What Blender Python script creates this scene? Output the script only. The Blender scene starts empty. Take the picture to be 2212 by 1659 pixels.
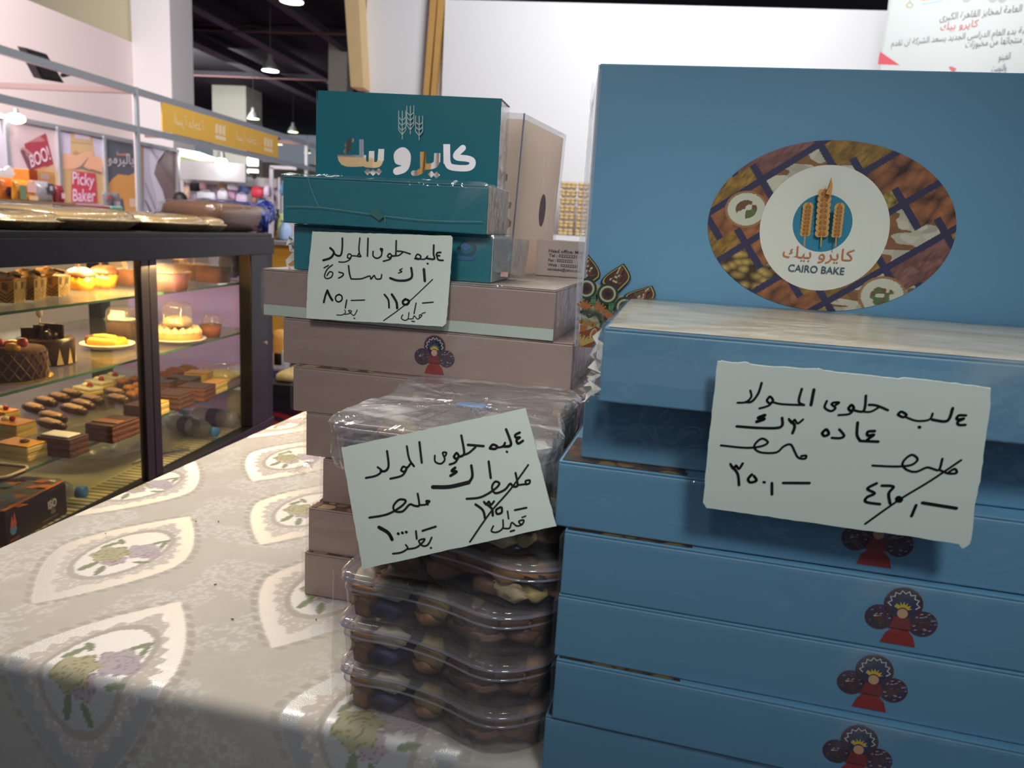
import bpy, bmesh, math, random
import numpy as np
from mathutils import Vector, Matrix
from mathutils.geometry import delaunay_2d_cdt
random.seed(7)
S = bpy.context.scene
COL = S.collection

# ------------------------------------------------------------------ camera, world, exposure, main lights
IW, IH, FPX = 2212.0, 1659.0, 1650.0
_CX, _CY = IW/2, IH/2
def _n(v): return v/np.linalg.norm(v)
_vp = (214.0, -319.0); _xv = -486.0; _yv = (FPX*FPX+_vp[0]*_xv)/-_vp[1]
_up = -_n(np.array([_xv, _yv, FPX])); _Y = _n(np.array([_vp[0], _vp[1], FPX])); _X = _n(np.cross(_Y, _up))
if _X[0] < 0: _X = -_X
CR = np.array([_X, _Y, _up])
EYE = np.array([0.0, 0.0, 1.22])
cam_d = bpy.data.cameras.new('camera'); cam = bpy.data.objects.new('camera', cam_d); COL.objects.link(cam)
m = Matrix.Identity(4)
for i in range(3):
    m[i][0] = CR[i][0]; m[i][1] = -CR[i][1]; m[i][2] = -CR[i][2]; m[i][3] = EYE[i]
cam.matrix_world = m
cam_d.sensor_width = 36.0; cam_d.lens = 36.0*FPX/IW; cam_d.clip_start = 0.02; cam_d.clip_end = 300
cam_d.dof.use_dof = True; cam_d.dof.focus_distance = 0.72; cam_d.dof.aperture_fstop = 11.0
S.camera = cam
S.view_settings.view_transform = 'Standard'; S.view_settings.look = 'None'
S.view_settings.gamma = 1.0; S.view_settings.use_curve_mapping = False
S.view_settings.exposure = 0.0
try:
    S.cycles.use_denoising = True; S.cycles.max_bounces = 8; S.cycles.transparent_max_bounces = 24
    S.cycles.diffuse_bounces = 3; S.cycles.glossy_bounces = 3; S.cycles.transmission_bounces = 4
    S.cycles.caustics_reflective = False; S.cycles.caustics_refractive = False
    S.cycles.sample_clamp_indirect = 6.0
except Exception: pass
w = bpy.data.worlds.new('hall_ambient'); S.world = w; w.use_nodes = True
w.node_tree.nodes['Background'].inputs[0].default_value = (0.58, 0.66, 0.79, 1)
w.node_tree.nodes['Background'].inputs[1].default_value = 0.28

def lamp(name, kind, loc, target, energy, size=0.5, color=(1, 1, 1), size_y=None, spot=None, blend=1.0):
    d = bpy.data.lights.new(name, kind); d.energy = energy; d.color = color
    if kind == 'AREA':
        d.size = size
        if size_y: d.shape = 'RECTANGLE'; d.size_y = size_y
    else: d.shadow_soft_size = size
    if spot: d.spot_size = math.radians(spot); d.spot_blend = blend
    o = bpy.data.objects.new(name, d); COL.objects.link(o); o.location = loc
    o.rotation_euler = (Vector(target)-Vector(loc)).to_track_quat('-Z', 'Y').to_euler()
    return o
lamp('stall_lamp', 'AREA', (-0.55, 1.15, 2.6), (-0.5, 1.0, 0.8), 17, 0.8, (1.0, 0.95, 0.89))
lamp('added_front_spot', 'SPOT', (0.32, -0.25, 2.0), (0.20, 0.60, 1.12), 31, 0.12, (0.95, 1.0, 0.98), spot=40)  # added front spot; its narrow soft cone keeps the lower boxes dim
lamp('added_front_spot', 'SPOT', (-0.30, -0.25, 2.0), (-0.24, 0.72, 1.17), 24, 0.12, (1.0, 1.0, 0.94), spot=44)  # second added spot, brightens the upper left boxes and cards
lamp('back_stall_lamp', 'AREA', (0.5, 3.6, 3.5), (0.3, 6.0, 1.7), 110, 1.6, (0.97, 1.0, 0.995))
lamp('case_lamp', 'AREA', (-1.30, 1.85, 1.088), (-1.32, 1.85, 0.5), 23, 0.1, (1.0, 0.66, 0.30), size_y=1.0)
lamp('added_tray_light', 'AREA', (-1.3, 1.9, 2.7), (-1.35, 1.95, 1.1), 20, 0.5, (1.0, 0.95, 0.88))  # added to brighten the foil trays; no lamp hangs over the case
lamp('opposite_stall_lamp', 'AREA', (-6.4, 6.0, 3.6), (-8.2, 10.5, 1.4), 190, 1.5, (1.0, 0.93, 0.96))
lamp('wall_wash_lamp', 'AREA', (-7.0, 7.0, 5.6), (-10.9, 12.0, 3.4), 520, 2.0, (1.0, 0.86, 0.83))
lamp('added_sign_light', 'AREA', (-1.2, 7.5, 6.6), (-5.3, 10.5, 2.0), 420, 1.0, (1.0, 0.98, 0.93))  # added light for the yellow sign board, source invented
lamp('added_pillar_light', 'AREA', (-8.5, 10.5, 7.3), (-10.6, 17, 4.0), 120, 1.0, (1.0, 0.97, 0.94))  # added out of view to brighten the pillar front
lamp('far_hall_lamp', 'AREA', (-18, 30, 6.5), (-17, 38, 1.5), 2000, 5.0, (0.98, 1.0, 0.95))

# ------------------------------------------------------------------ helpers
def ray(px, py): return CR @ np.array([(px-_CX)/FPX, (py-_CY)/FPX, 1.0])
def on_z(px, py, z):
    r = ray(px, py); return Vector(EYE + r*((z-EYE[2])/r[2]))
def on_x(px, py, x):
    r = ray(px, py); return Vector(EYE + r*(x/r[0]))
def on_y(px, py, y):
    r = ray(px, py); return Vector(EYE + r*(y/r[1]))
def on_plane(px, py, p0, nv):
    r = ray(px, py); p0 = np.array(p0); nv = np.array(nv)
    return Vector(EYE + r*(np.dot(p0-EYE, nv)/np.dot(r, nv)))
def lin1(c):
    c = np.asarray(c, float)/255.0
    return np.where(c <= 0.04045, c/12.92, ((c+0.055)/1.055)**2.4)
def L(*c):
    a = lin1(c); return (float(a[0]), float(a[1]), float(a[2]), 1.0)

MATS = {}
def mat(name, rgb=None, rough=0.5, metal=0.0, spec=0.5, var=0.06, vscale=30.0, bump=0.0, bscale=200.0, emit=None, estr=0.0, vcol=False, coat=0.0):
    if name in MATS: return MATS[name]
    M = bpy.data.materials.new(name); M.use_nodes = True; MATS[name] = M
    nt = M.node_tree; b = nt.nodes['Principled BSDF']
    b.inputs['Roughness'].default_value = rough; b.inputs['Metallic'].default_value = metal
    b.inputs['Specular IOR Level'].default_value = spec; b.inputs['Coat Weight'].default_value = coat
    tc = nt.nodes.new('ShaderNodeTexCoord')
    if vcol:
        a = nt.nodes.new('ShaderNodeAttribute'); a.attribute_name = 'Col'
        nt.links.new(a.outputs['Color'], b.inputs['Base Color'])
    else:
        c = L(*rgb)
        nz = nt.nodes.new('ShaderNodeTexNoise'); nz.inputs['Scale'].default_value = vscale; nz.inputs['Detail'].default_value = 4
        nt.links.new(tc.outputs['Object'], nz.inputs['Vector'])
        mx = nt.nodes.new('ShaderNodeMix'); mx.data_type = 'RGBA'
        lo = [max(0.0, x*(1-var)) for x in c[:3]]+[1]; hi = [min(1.0, x*(1+var)) for x in c[:3]]+[1]
        mx.inputs[6].default_value = lo; mx.inputs[7].default_value = hi
        nt.links.new(nz.outputs['Fac'], mx.inputs[0]); nt.links.new(mx.outputs[2], b.inputs['Base Color'])
    if bump > 0:
        n2 = nt.nodes.new('ShaderNodeTexNoise'); n2.inputs['Scale'].default_value = bscale; n2.inputs['Detail'].default_value = 3
        nt.links.new(tc.outputs['Object'], n2.inputs['Vector'])
        bp = nt.nodes.new('ShaderNodeBump'); bp.inputs['Strength'].default_value = bump; bp.inputs['Distance'].default_value = 0.01
        nt.links.new(n2.outputs['Fac'], bp.inputs['Height']); nt.links.new(bp.outputs['Normal'], b.inputs['Normal'])
    if emit:
        b.inputs['Emission Color'].default_value = L(*emit); b.inputs['Emission Strength'].default_value = estr
    return M

def clear_mat(name, tint=(255, 255, 255), body=0.06, body_rgb=(235, 235, 240), gloss=0.12, rough=0.05, bump=0.0, bscale=40.0, streak=None):
    """thin see-through plastic or glass: transparent + milky body + gloss, crinkled by noise"""
    if name in MATS: return MATS[name]
    M = bpy.data.materials.new(name); M.use_nodes = True; MATS[name] = M
    nt = M.node_tree; nt.nodes.clear()
    out = nt.nodes.new('ShaderNodeOutputMaterial'); tr = nt.nodes.new('ShaderNodeBsdfTransparent'); tr.inputs[0].default_value = L(*tint)
    df = nt.nodes.new('ShaderNodeBsdfPrincipled'); df.inputs['Base Color'].default_value = L(*body_rgb); df.inputs['Roughness'].default_value = 0.35
    gl = nt.nodes.new('ShaderNodeBsdfGlossy'); gl.inputs['Roughness'].default_value = rough
    m1 = nt.nodes.new('ShaderNodeMixShader'); m2 = nt.nodes.new('ShaderNodeMixShader')
    lw = nt.nodes.new('ShaderNodeLayerWeight'); lw.inputs[0].default_value = 0.5
    pw_ = nt.nodes.new('ShaderNodeMath'); pw_.operation = 'POWER'; pw_.inputs[1].default_value = 3.0; nt.links.new(lw.outputs['Facing'], pw_.inputs[0])
    mul = nt.nodes.new('ShaderNodeMath'); mul.operation = 'MULTIPLY_ADD'
    nt.links.new(pw_.outputs[0], mul.inputs[0]); mul.inputs[1].default_value = gloss*1.8; mul.inputs[2].default_value = gloss*0.25
    mul.use_clamp = True
    tc = nt.nodes.new('ShaderNodeTexCoord')
    m1.inputs[0].default_value = body
    if streak:
        mp = nt.nodes.new('ShaderNodeMapping'); mp.inputs['Rotation'].default_value = (0.2, 0.5, 0.6); mp.inputs['Scale'].default_value = streak
        nz = nt.nodes.new('ShaderNodeTexNoise'); nz.inputs['Scale'].default_value = 1.0; nz.inputs['Detail'].default_value = 5; nz.inputs['Distortion'].default_value = 0.6
        rp = nt.nodes.new('ShaderNodeMapRange'); rp.inputs[1].default_value = 0.52; rp.inputs[2].default_value = 0.75; rp.inputs[3].default_value = body*0.35; rp.inputs[4].default_value = min(1, body*3.2)
        nt.links.new(tc.outputs['Object'], mp.inputs['Vector']); nt.links.new(mp.outputs['Vector'], nz.inputs['Vector'])
        nt.links.new(nz.outputs['Fac'], rp.inputs[0]); nt.links.new(rp.outputs[0], m1.inputs[0])
    nt.links.new(tr.outputs[0], m1.inputs[1]); nt.links.new(df.outputs[0], m1.inputs[2])
    nt.links.new(mul.outputs[0], m2.inputs[0]); nt.links.new(m1.outputs[0], m2.inputs[1]); nt.links.new(gl.outputs[0], m2.inputs[2])
    if bump > 0:
        n2 = nt.nodes.new('ShaderNodeTexNoise'); n2.inputs['Scale'].default_value = bscale; n2.inputs['Detail'].default_value = 3; n2.inputs['Distortion'].default_value = 1.2
        nt.links.new(tc.outputs['Object'], n2.inputs['Vector'])
        bp = nt.nodes.new('ShaderNodeBump'); bp.inputs['Strength'].default_value = bump; bp.inputs['Distance'].default_value = 0.004
        nt.links.new(n2.outputs['Fac'], bp.inputs['Height'])
        nt.links.new(bp.outputs['Normal'], gl.inputs['Normal']); nt.links.new(bp.outputs['Normal'], df.inputs['Normal'])
    nt.links.new(m2.outputs[0], out.inputs[0])
    return M

VC = mat('printed_colour', rough=0.45, vcol=True)
VCM = mat('printed_colour_matt', rough=0.8, spec=0.2, vcol=True)

ROOTM = {}
def put(o, label=None, cat=None, group=None, kind=None):
    if label: o['label'] = label
    if cat: o['category'] = cat
    if group: o['group'] = group
    if kind: o['kind'] = kind
    return o
def thing(name, label, cat, loc=(0, 0, 0), rz=0.0, group=None, rot=None):
    o = bpy.data.objects.new(name, None); o.empty_display_size = 0.05; COL.objects.link(o)
    o.location = loc; o.rotation_euler = rot if rot else (0, 0, rz)
    ROOTM[o.name] = Matrix.Translation(Vector(loc)) @ o.rotation_euler.to_matrix().to_4x4()
    return put(o, label, cat, group)
def obj(name, bm, material, parent=None, world=False, smooth=False, bevel=0.0, loc=None, rot=None):
    me = bpy.data.meshes.new(name)
    if world and parent is not None and parent.name in ROOTM:
        bm.transform(ROOTM[parent.name].inverted())
    bm.normal_update(); bm.to_mesh(me); bm.free()
    if smooth: me.polygons.foreach_set('use_smooth', [True]*len(me.polygons))
    o = bpy.data.objects.new(name, me); COL.objects.link(o)
    for mm in (material if isinstance(material, (list, tuple)) else [material]): me.materials.append(mm)
    if parent is not None: o.parent = parent
    if loc is not None: o.location = loc
    if rot is not None: o.rotation_euler = rot
    if bevel > 0:
        b = o.modifiers.new('edge', 'BEVEL'); b.width = bevel; b.segments = 2; b.limit_method = 'ANGLE'
    return o
def asroot(o, label, cat, group=None):
    ROOTM[o.name] = o.matrix_basis.copy(); return put(o, label, cat, group)
def dup(root, loc=None, rz=None, label=None, group=None, mats=None):
    def cp(o, par):
        c = o.copy(); COL.objects.link(c)
        if par is not None: c.parent = par
        for ch in list(o.children): cp(ch, c)
        return c
    r = cp(root, None)
    if loc is not None: r.location = loc
    if rz is not None: r.rotation_euler = (root.rotation_euler[0], root.rotation_euler[1], rz)
    if label: r['label'] = label
    if group: r['group'] = group
    return r
def struct(name, bm, material, parent=None, **k):
    o = obj(name, bm, material, parent, **k)
    if parent is None: o['kind'] = 'structure'
    return o
NB = bmesh.new
def box(bm, x0, x1, y0, y1, z0, z1, mi=0, M=None):
    co = [(x0, y0, z0), (x1, y0, z0), (x1, y1, z0), (x0, y1, z0), (x0, y0, z1), (x1, y0, z1), (x1, y1, z1), (x0, y1, z1)]
    v = [bm.verts.new(M @ Vector(c) if M else c) for c in co]
    for f in ((3, 2, 1, 0), (4, 5, 6, 7), (0, 1, 5, 4), (1, 2, 6, 5), (2, 3, 7, 6), (3, 0, 4, 7)):
        bm.faces.new([v[i] for i in f]).material_index = mi
    return bm
def hexa(bm, bot, top, mi=0):
    v = [bm.verts.new(c) for c in list(bot)+list(top)]; n = len(bot)
    bm.faces.new(v[:n][::-1]).material_index = mi; bm.faces.new(v[n:]).material_index = mi
    for i in range(n):
        j = (i+1) % n; bm.faces.new((v[i], v[j], v[n+j], v[n+i])).material_index = mi
    return bm
def prism(bm, pts, z0, z1, M=None, mi=0, top_pts=None):
    a = [Vector((p[0], p[1], z0)) for p in pts]; b = [Vector((p[0], p[1], z1)) for p in (top_pts or pts)]
    if M: a = [M @ p for p in a]; b = [M @ p for p in b]
    return hexa(bm, a, b, mi)
def lathe(bm, prof, n=24, c=(0, 0, 0), M=None, close=True, mod=None):
    rings = []
    for r, z in prof:
        rg = []
        for i in range(n):
            t = 2*math.pi*i/n; k = mod(t, z) if mod else 1.0
            p = Vector((c[0]+r*k*math.cos(t), c[1]+r*k*math.sin(t), c[2]+z))
            rg.append(bm.verts.new(M @ p if M else p))
        rings.append(rg)
    for a, b in zip(rings, rings[1:]):
        for i in range(n):
            j = (i+1) % n; bm.faces.new((a[i], a[j], b[j], b[i]))
    if close:
        bm.faces.new(rings[0][::-1]); bm.faces.new(rings[-1])
    return bm
def tube(bm, pts, r, n=8, cap=True):
    pts = [Vector(p) for p in pts]; rings = []
    for i, p in enumerate(pts):
        d = (pts[min(i+1, len(pts)-1)]-pts[max(i-1, 0)]).normalized()
        a = d.cross(Vector((0, 0, 1)))
        if a.length < 1e-3: a = d.cross(Vector((1, 0, 0)))
        a.normalize(); b = d.cross(a); rr = r[i] if isinstance(r, (list, tuple)) else r
        rings.append([bm.verts.new(p+a*rr*math.cos(2*math.pi*k/n)+b*rr*math.sin(2*math.pi*k/n)) for k in range(n)])
    for A, B in zip(rings, rings[1:]):
        for i in range(n):
            j = (i+1) % n; bm.faces.new((A[i], A[j], B[j], B[i]))
    if cap: bm.faces.new(rings[0][::-1]); bm.faces.new(rings[-1])
    return bm
def ball(bm, c, r, sx=1, sy=1, sz=1, sub=2, M=None, jit=0.0):
    mt = Matrix.Translation(Vector(c)) @ Matrix.Diagonal((sx, sy, sz, 1))
    if M: mt = M @ mt
    g = bmesh.ops.create_icosphere(bm, subdivisions=sub, radius=r, matrix=mt)
    if jit:
        for v in g['verts']: v.co += Vector((random.uniform(-jit, jit), random.uniform(-jit, jit), random.uniform(-jit, jit)))
    return bm
def rrect(x0, x1, y0, y1, r, n=5):
    out = []
    for cx, cy, a0 in ((x1-r, y1-r, 0), (x0+r, y1-r, 90), (x0+r, y0+r, 180), (x1-r, y0+r, 270)):
        for i in range(n+1):
            t = math.radians(a0+90*i/n); out.append((cx+r*math.cos(t), cy+r*math.sin(t)))
    return out
def loft(bm, rings, cap0=True, cap1=True):
    R = [[bm.verts.new(p) for p in rg] for rg in rings]; n = len(R[0])
    for a, b in zip(R, R[1:]):
        for i in range(n):
            j = (i+1) % n; bm.faces.new((a[i], a[j], b[j], b[i]))
    if cap0: bm.faces.new(R[0][::-1])
    if cap1: bm.faces.new(R[-1])
    return bm
def smooth_pts(pts, k=5):
    P = [np.array(p, float) for p in pts]
    if len(P) < 3: return P
    out = []
    for i in range(len(P)-1):
        p0 = P[max(i-1, 0)]; p1 = P[i]; p2 = P[i+1]; p3 = P[min(i+2, len(P)-1)]
        for s in range(k):
            t = s/k; out.append(0.5*((2*p1)+(-p0+p2)*t+(2*p0-5*p1+4*p2-p3)*t*t+(-p0+3*p1-3*p2+p3)*t**3))
    out.append(P[-1]); return out

class Art:
    """flat print: coloured polygons in one mesh, each slightly above the one before; tf maps (a, b, h) to 3D"""
    def __init__(s, tf, step=0.0001, base=0.0003): s.tf = tf; s.step = step; s.h = base; s.P = []
    def poly(s, rgb, pts, up=True):
        if up: s.h += s.step
        s.P.append((rgb, [s.tf(p[0], p[1], s.h) for p in pts]))
    def disc(s, rgb, c, rx, ry=None, n=20, rot=0.0):
        ry = rx if ry is None else ry; ca, sa = math.cos(rot), math.sin(rot)
        s.poly(rgb, [(c[0]+rx*math.cos(t)*ca-ry*math.sin(t)*sa, c[1]+rx*math.cos(t)*sa+ry*math.sin(t)*ca) for t in [2*math.pi*i/n for i in range(n)]])
    def stroke(s, rgb, pts, w, k=5, up=True, taper=1.0):
        P = smooth_pts(pts, k)
        if up: s.h += s.step
        n = len(P); Lf, Rt = [], []
        for i in range(n):
            d = P[min(i+1, n-1)]-P[max(i-1, 0)]; q = np.linalg.norm(d) or 1.0; d = d/q; nn = np.array([-d[1], d[0]])
            ww = w*(1+(taper-1)*i/max(1, n-1))
            Lf.append(P[i]+nn*ww/2); Rt.append(P[i]-nn*ww/2)
        for i in range(n-1):
            s.P.append((rgb, [s.tf(q[0], q[1], s.h) for q in (Rt[i], Rt[i+1], Lf[i+1], Lf[i])]))
        for c, ww in ((P[0], w), (P[-1], w*taper)):
            s.P.append((rgb, [s.tf(c[0]+ww/2*math.cos(t), c[1]+ww/2*math.sin(t), s.h) for t in [2*math.pi*j/10 for j in range(10)]]))
    def build(s, name, parent=None, world=False, material=None):
        bm = NB(); lay = bm.verts.layers.float_color.new('Col')
        for rgb, pts in s.P:
            c = L(*rgb); vs = []
            for p in pts:
                v = bm.verts.new(p); v[lay] = c; vs.append(v)
            f = bm.faces.new(vs)
        bmesh.ops.triangulate(bm, faces=bm.faces[:])
        return obj(name, bm, material or VC, parent, world=world)

def gridmesh(name, P, colr, material, parent=None, keep=None, world=False, smooth=False):
    """P: (nv, nu, 3) points, colr: (nv, nu, 3) linear colours"""
    nv, nu = P.shape[:2]; P2 = P.reshape(-1, 3).astype(float)
    if world and parent is not None and parent.name in ROOTM:
        Mi = np.array(ROOTM[parent.name].inverted()); P2 = P2 @ Mi[:3, :3].T + Mi[:3, 3]
    i = np.arange(nv*nu).reshape(nv, nu)
    q = np.stack([i[:-1, :-1], i[:-1, 1:], i[1:, 1:], i[1:, :-1]], -1).reshape(-1, 4)
    cl = colr.reshape(-1, 3)
    if keep is not None:
        kf = (keep[:-1, :-1].astype(int)+keep[:-1, 1:]+keep[1:, 1:]+keep[1:, :-1]).reshape(-1) >= 2
        q = q[kf]
        us = np.unique(q); rm = np.zeros(nv*nu, int); rm[us] = np.arange(len(us)); P2 = P2[us]; cl = cl[us]; q = rm[q]
    me = bpy.data.meshes.new(name); me.vertices.add(len(P2)); me.vertices.foreach_set('co', P2.ravel())
    me.loops.add(q.size); me.loops.foreach_set('vertex_index', q.ravel().astype(np.int32))
    me.polygons.add(len(q)); me.polygons.foreach_set('loop_start', np.arange(0, q.size, 4, dtype=np.int32))
    try: me.polygons.foreach_set('loop_total', np.full(len(q), 4, dtype=np.int32))
    except Exception: pass
    me.update(calc_edges=True)
    a = me.attributes.new('Col', 'FLOAT_COLOR', 'POINT'); c4 = np.ones((len(P2), 4)); c4[:, :3] = cl; a.data.foreach_set('color', c4.ravel())
    if smooth: me.polygons.foreach_set('use_smooth', [True]*len(me.polygons))
    me.materials.append(material); me.validate()
    o = bpy.data.objects.new(name, me); COL.objects.link(o)
    if parent is not None: o.parent = parent
    return o
def hsh(i, j, s=0):
    return np.modf(np.abs(np.sin(i*127.1+j*311.7+s*74.7)*43758.5453))[0]
def vnoise(x, y, s=0):
    xi = np.floor(x); yi = np.floor(y); fx = x-xi; fy = y-yi; fx = fx*fx*(3-2*fx); fy = fy*fy*(3-2*fy)
    return (hsh(xi, yi, s)*(1-fx)+hsh(xi+1, yi, s)*fx)*(1-fy)+(hsh(xi, yi+1, s)*(1-fx)+hsh(xi+1, yi+1, s)*fx)*fy
def voro(x, y, s=0):
    xi = np.floor(x); yi = np.floor(y); d1 = np.full(x.shape, 9.0); d2 = np.full(x.shape, 9.0); cid = np.zeros(x.shape)
    for a in (-1, 0, 1):
        for b in (-1, 0, 1):
            cx = xi+a+hsh(xi+a, yi+b, s); cy = yi+b+hsh(xi+a, yi+b, s+5); d = np.hypot(x-cx, y-cy)
            nw = d < d1; d2 = np.where(nw, d1, np.minimum(d2, d)); cid = np.where(nw, hsh(xi+a, yi+b, s+9), cid); d1 = np.where(nw, d, d1)
    return d1, d2, cid
def mixc(a, b, t): return a+(b-a)*t[..., None]
def LC(*c): return lin1(c)

AR = {'ء': (0xFE80, 1), 'ا': (0xFE8D, 2), 'ب': (0xFE8F, 4), 'ة': (0xFE93, 2), 'ت': (0xFE95, 4), 'ج': (0xFE9D, 4), 'ح': (0xFEA1, 4), 'خ': (0xFEA5, 4), 'د': (0xFEA9, 2), 'ر': (0xFEAD, 2), 'ز': (0xFEAF, 2), 'س': (0xFEB1, 4), 'ش': (0xFEB5, 4), 'ع': (0xFEC9, 4), 'ف': (0xFED1, 4), 'ق': (0xFED5, 4), 'ك': (0xFED9, 4), 'ل': (0xFEDD, 4), 'م': (0xFEE1, 4), 'ن': (0xFEE5, 4), 'ه': (0xFEE9, 4), 'و': (0xFEED, 2), 'ى': (0xFEEF, 2), 'ي': (0xFEF1, 4)}
def arabic(s):
    out = []
    for i, ch in enumerate(s):
        if ch not in AR: out.append(ch); continue
        b, n = AR[ch]; pv = i > 0 and s[i-1] in AR and AR[s[i-1]][1] == 4 and n >= 2
        nx = n == 4 and i+1 < len(s) and s[i+1] in AR and AR[s[i+1]][1] >= 2
        out.append(chr(b+(1 if pv and not nx else 2 if nx and not pv else 3 if pv and nx else 0)))
    return ''.join(out[::-1])
def text(name, body, tf, x0, x1, y0, y1, material, parent=None, world=False, h=0.0004, bold=0.0, mirror=False):
    """lettering fitted to the rectangle x0..x1, y0..y1 of the plane tf"""
    c = bpy.data.curves.new('lettering', 'FONT'); c.body = body; c.resolution_u = 3; c.offset = bold
    o = bpy.data.objects.new('lettering', c); COL.objects.link(o)
    dg = bpy.context.evaluated_depsgraph_get(); dg.update(); me = bpy.data.meshes.new_from_object(o.evaluated_get(dg))
    bpy.data.objects.remove(o); bm = NB(); bm.from_mesh(me); bpy.data.meshes.remove(me)
    xs = [v.co.x for v in bm.verts] or [0, 1]; ys = [v.co.y for v in bm.verts] or [0, 1]
    ax, bx, ay, by = min(xs), max(xs), min(ys), max(ys)
    for v in bm.verts:
        fx = (v.co.x-ax)/max(1e-6, bx-ax); fy = (v.co.y-ay)/max(1e-6, by-ay)
        if mirror: fx = 1-fx
        v.co = tf(x0+(x1-x0)*fx, y0+(y1-y0)*fy, h)
    return obj(name, bm, material, parent, world=world)
# ------------------------------------------------------------------ the hall
white = mat('white_paint', (232, 230, 232), 0.6, var=0.02, vscale=2)
pinkw = mat('hall_plaster', (236, 222, 220), 0.8, var=0.02, vscale=1)
greyw = mat('grey_plaster', (172, 170, 160), 0.8, var=0.04, vscale=0.6)
greenlitw = mat('green_lit_plaster', (205, 198, 168), 0.85, var=0.03, vscale=0.8)  # green tint of the light on this wall is put into its colour
blackc = mat('black_ceiling', (52, 50, 56), 0.9, spec=0.1, var=0.3, vscale=0.8)
beamm = mat('ceiling_steel', (62, 60, 66), 0.7, var=0.15, vscale=1.5)
pipem = mat('red_pipe', (78, 48, 48), 0.6)
alu = mat('aluminium', (205, 208, 212), 0.35, 0.75, var=0.03)
wood = mat('pale_wood', (222, 190, 140), 0.5, var=0.10, vscale=9)
woodd = mat('oak_wood', (196, 150, 84), 0.5, var=0.12, vscale=14)
black = mat('black_plastic', (22, 21, 23), 0.4, var=0.1)

carpet = mat('hall_carpet', (120, 88, 118), 0.95, spec=0.1)
nt = carpet.node_tree; b = nt.nodes['Principled BSDF']
tc = nt.nodes['Texture Coordinate']; wv = nt.nodes.new('ShaderNodeTexWave'); wv.wave_type = 'RINGS'; wv.inputs['Scale'].default_value = 2.2; wv.inputs['Distortion'].default_value = 9; wv.inputs['Detail'].default_value = 2
nt.links.new(tc.outputs['Object'], wv.inputs['Vector'])
cr = nt.nodes.new('ShaderNodeValToRGB'); cr.color_ramp.elements[0].color = L(140, 126, 160); cr.color_ramp.elements[1].color = L(170, 110, 130); cr.color_ramp.elements[0].position = 0.45; cr.color_ramp.elements[1].position = 0.6
nt.links.new(wv.outputs['Fac'], cr.inputs[0]); nt.links.new(cr.outputs[0], b.inputs['Base Color'])
struct('floor', box(NB(), -45, 8, -6, 60, -0.1, 0.0), carpet)
struct('floor_reflect_slab', box(NB(), -3.2, 4, -4, 0.60, 0.0, 0.006), mat('reflect_slab_grey', (74, 76, 84), .7, var=.1))  # unseen dark slab added so the satin bands on the drop reflect grey
struct('ceiling', box(NB(), -45, 8, -6, 60, 7.6, 7.8), blackc)
struct('wall_left', box(NB(), -11.4, -11.0, 2.0, 17.06, 0, 4.86), pinkw)
struct('wall_upper_left', box(NB(), -16.0, -11.05, 17.3, 17.8, 0, 7.6), greenlitw)
bpy.data.objects['wall_upper_left'].scale = (1, 1, 1)
struct('pillar', box(NB(), -11.0, -10.08, 17.06, 18.0, 0, 7.6), white)
struct('wall_far', box(NB(), -45, 8, 57, 57.4, 0, 5.2), greyw)
for i, (px0, px1, px2, py, d) in enumerate(((458, 535, 557, 200, 39.0), (710, 752, 764, 82, 26.7))):
    a = Vector(EYE+ray(px0, py)*d); b2 = Vector(EYE+ray(px1, py)*d)
    bm = NB(); wd = (b2-a).length
    box(bm, a.x, a.x+wd, a.y, a.y+wd, 0, 7.6); box(bm, a.x-0.03, a.x+wd+0.03, a.y-0.03, a.y+wd+0.03, 5.9, 5.98)
    struct('column', bm, greyw)
for px, py, sz in ((400, 75, 0.55), (520, 60, 0.4), (640, 20, 0.35)):
    p = on_z(px, py, 7.2); bm = NB(); box(bm, p.x-sz/2, p.x+sz/2, 6, 56, 7.0, 7.0+sz*0.6); struct('ceiling_duct', bm, beamm)
for i, y in enumerate((19.5, 25.0, 33.0)):
    bm = NB(); tube(bm, [(-40, y, 7.0), (6, y, 7.0)], 0.04, 8); struct('ceiling_pipe', bm, pipem)
    bm = NB(); box(bm, -40, 6, y+1.6, y+1.75, 7.3, 7.5); struct('ceiling_beam', bm, blackc)

# own stall: back wall with trims
Yb = 6.0
xl = on_y(958, 100, Yb).x
struct('wall_back', box(NB(), xl, 2.1, Yb, Yb+0.1, 0, 2.87), white)
xa, xb = on_y(785, 100, Yb).x, on_y(925, 100, Yb).x
struct('wall_back_panel', box(NB(), xa, xl-0.005, Yb+0.06, Yb+0.14, 0, 3.4), white)
for nm, q in (('trim_1', (931, 946, 914, 926)), ('trim_2', (948, 962, 930, 941))):
    bm = NB(); f = [on_y(q[2], 205, Yb-0.02), on_y(q[3], 205, Yb-0.02), on_y(q[1], -30, Yb-0.02), on_y(q[0], -30, Yb-0.02)]
    lo = f[0]-(f[3]-f[0])*4; lo2 = f[1]-(f[2]-f[1])*4
    f = [lo, lo2, f[2], f[3]]
    hexa(bm, f, [p+Vector((0, 0.06, 0)) for p in f]); struct(nm, bm, woodd)
bm = NB(); f = [on_y(757, 188, 5.9), on_y(786, 190, 5.9), on_y(774, -40, 5.9), on_y(741, -40, 5.9)]
hexa(bm, f, [p+Vector((0.0, 0.17, 0)) for p in f])
asroot(obj('wooden_post', bm, wood, bevel=0.004), 'pale wooden post ending in mid air beside the white wall panel', 'post')
bm = NB(); p = on_y(690, 338, 5.7); q = on_y(815, 366, 5.7); box(bm, p.x, q.x, 5.6, 6.05, q.z, p.z)
bm2 = bm
cnt = thing('wall_counter', 'pale wooden counter seen through the cut-out letters of the teal box', 'counter', (p.x, 5.6, 0))
obj('worktop', bm2, wood, cnt, world=True, bevel=0.004)
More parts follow.
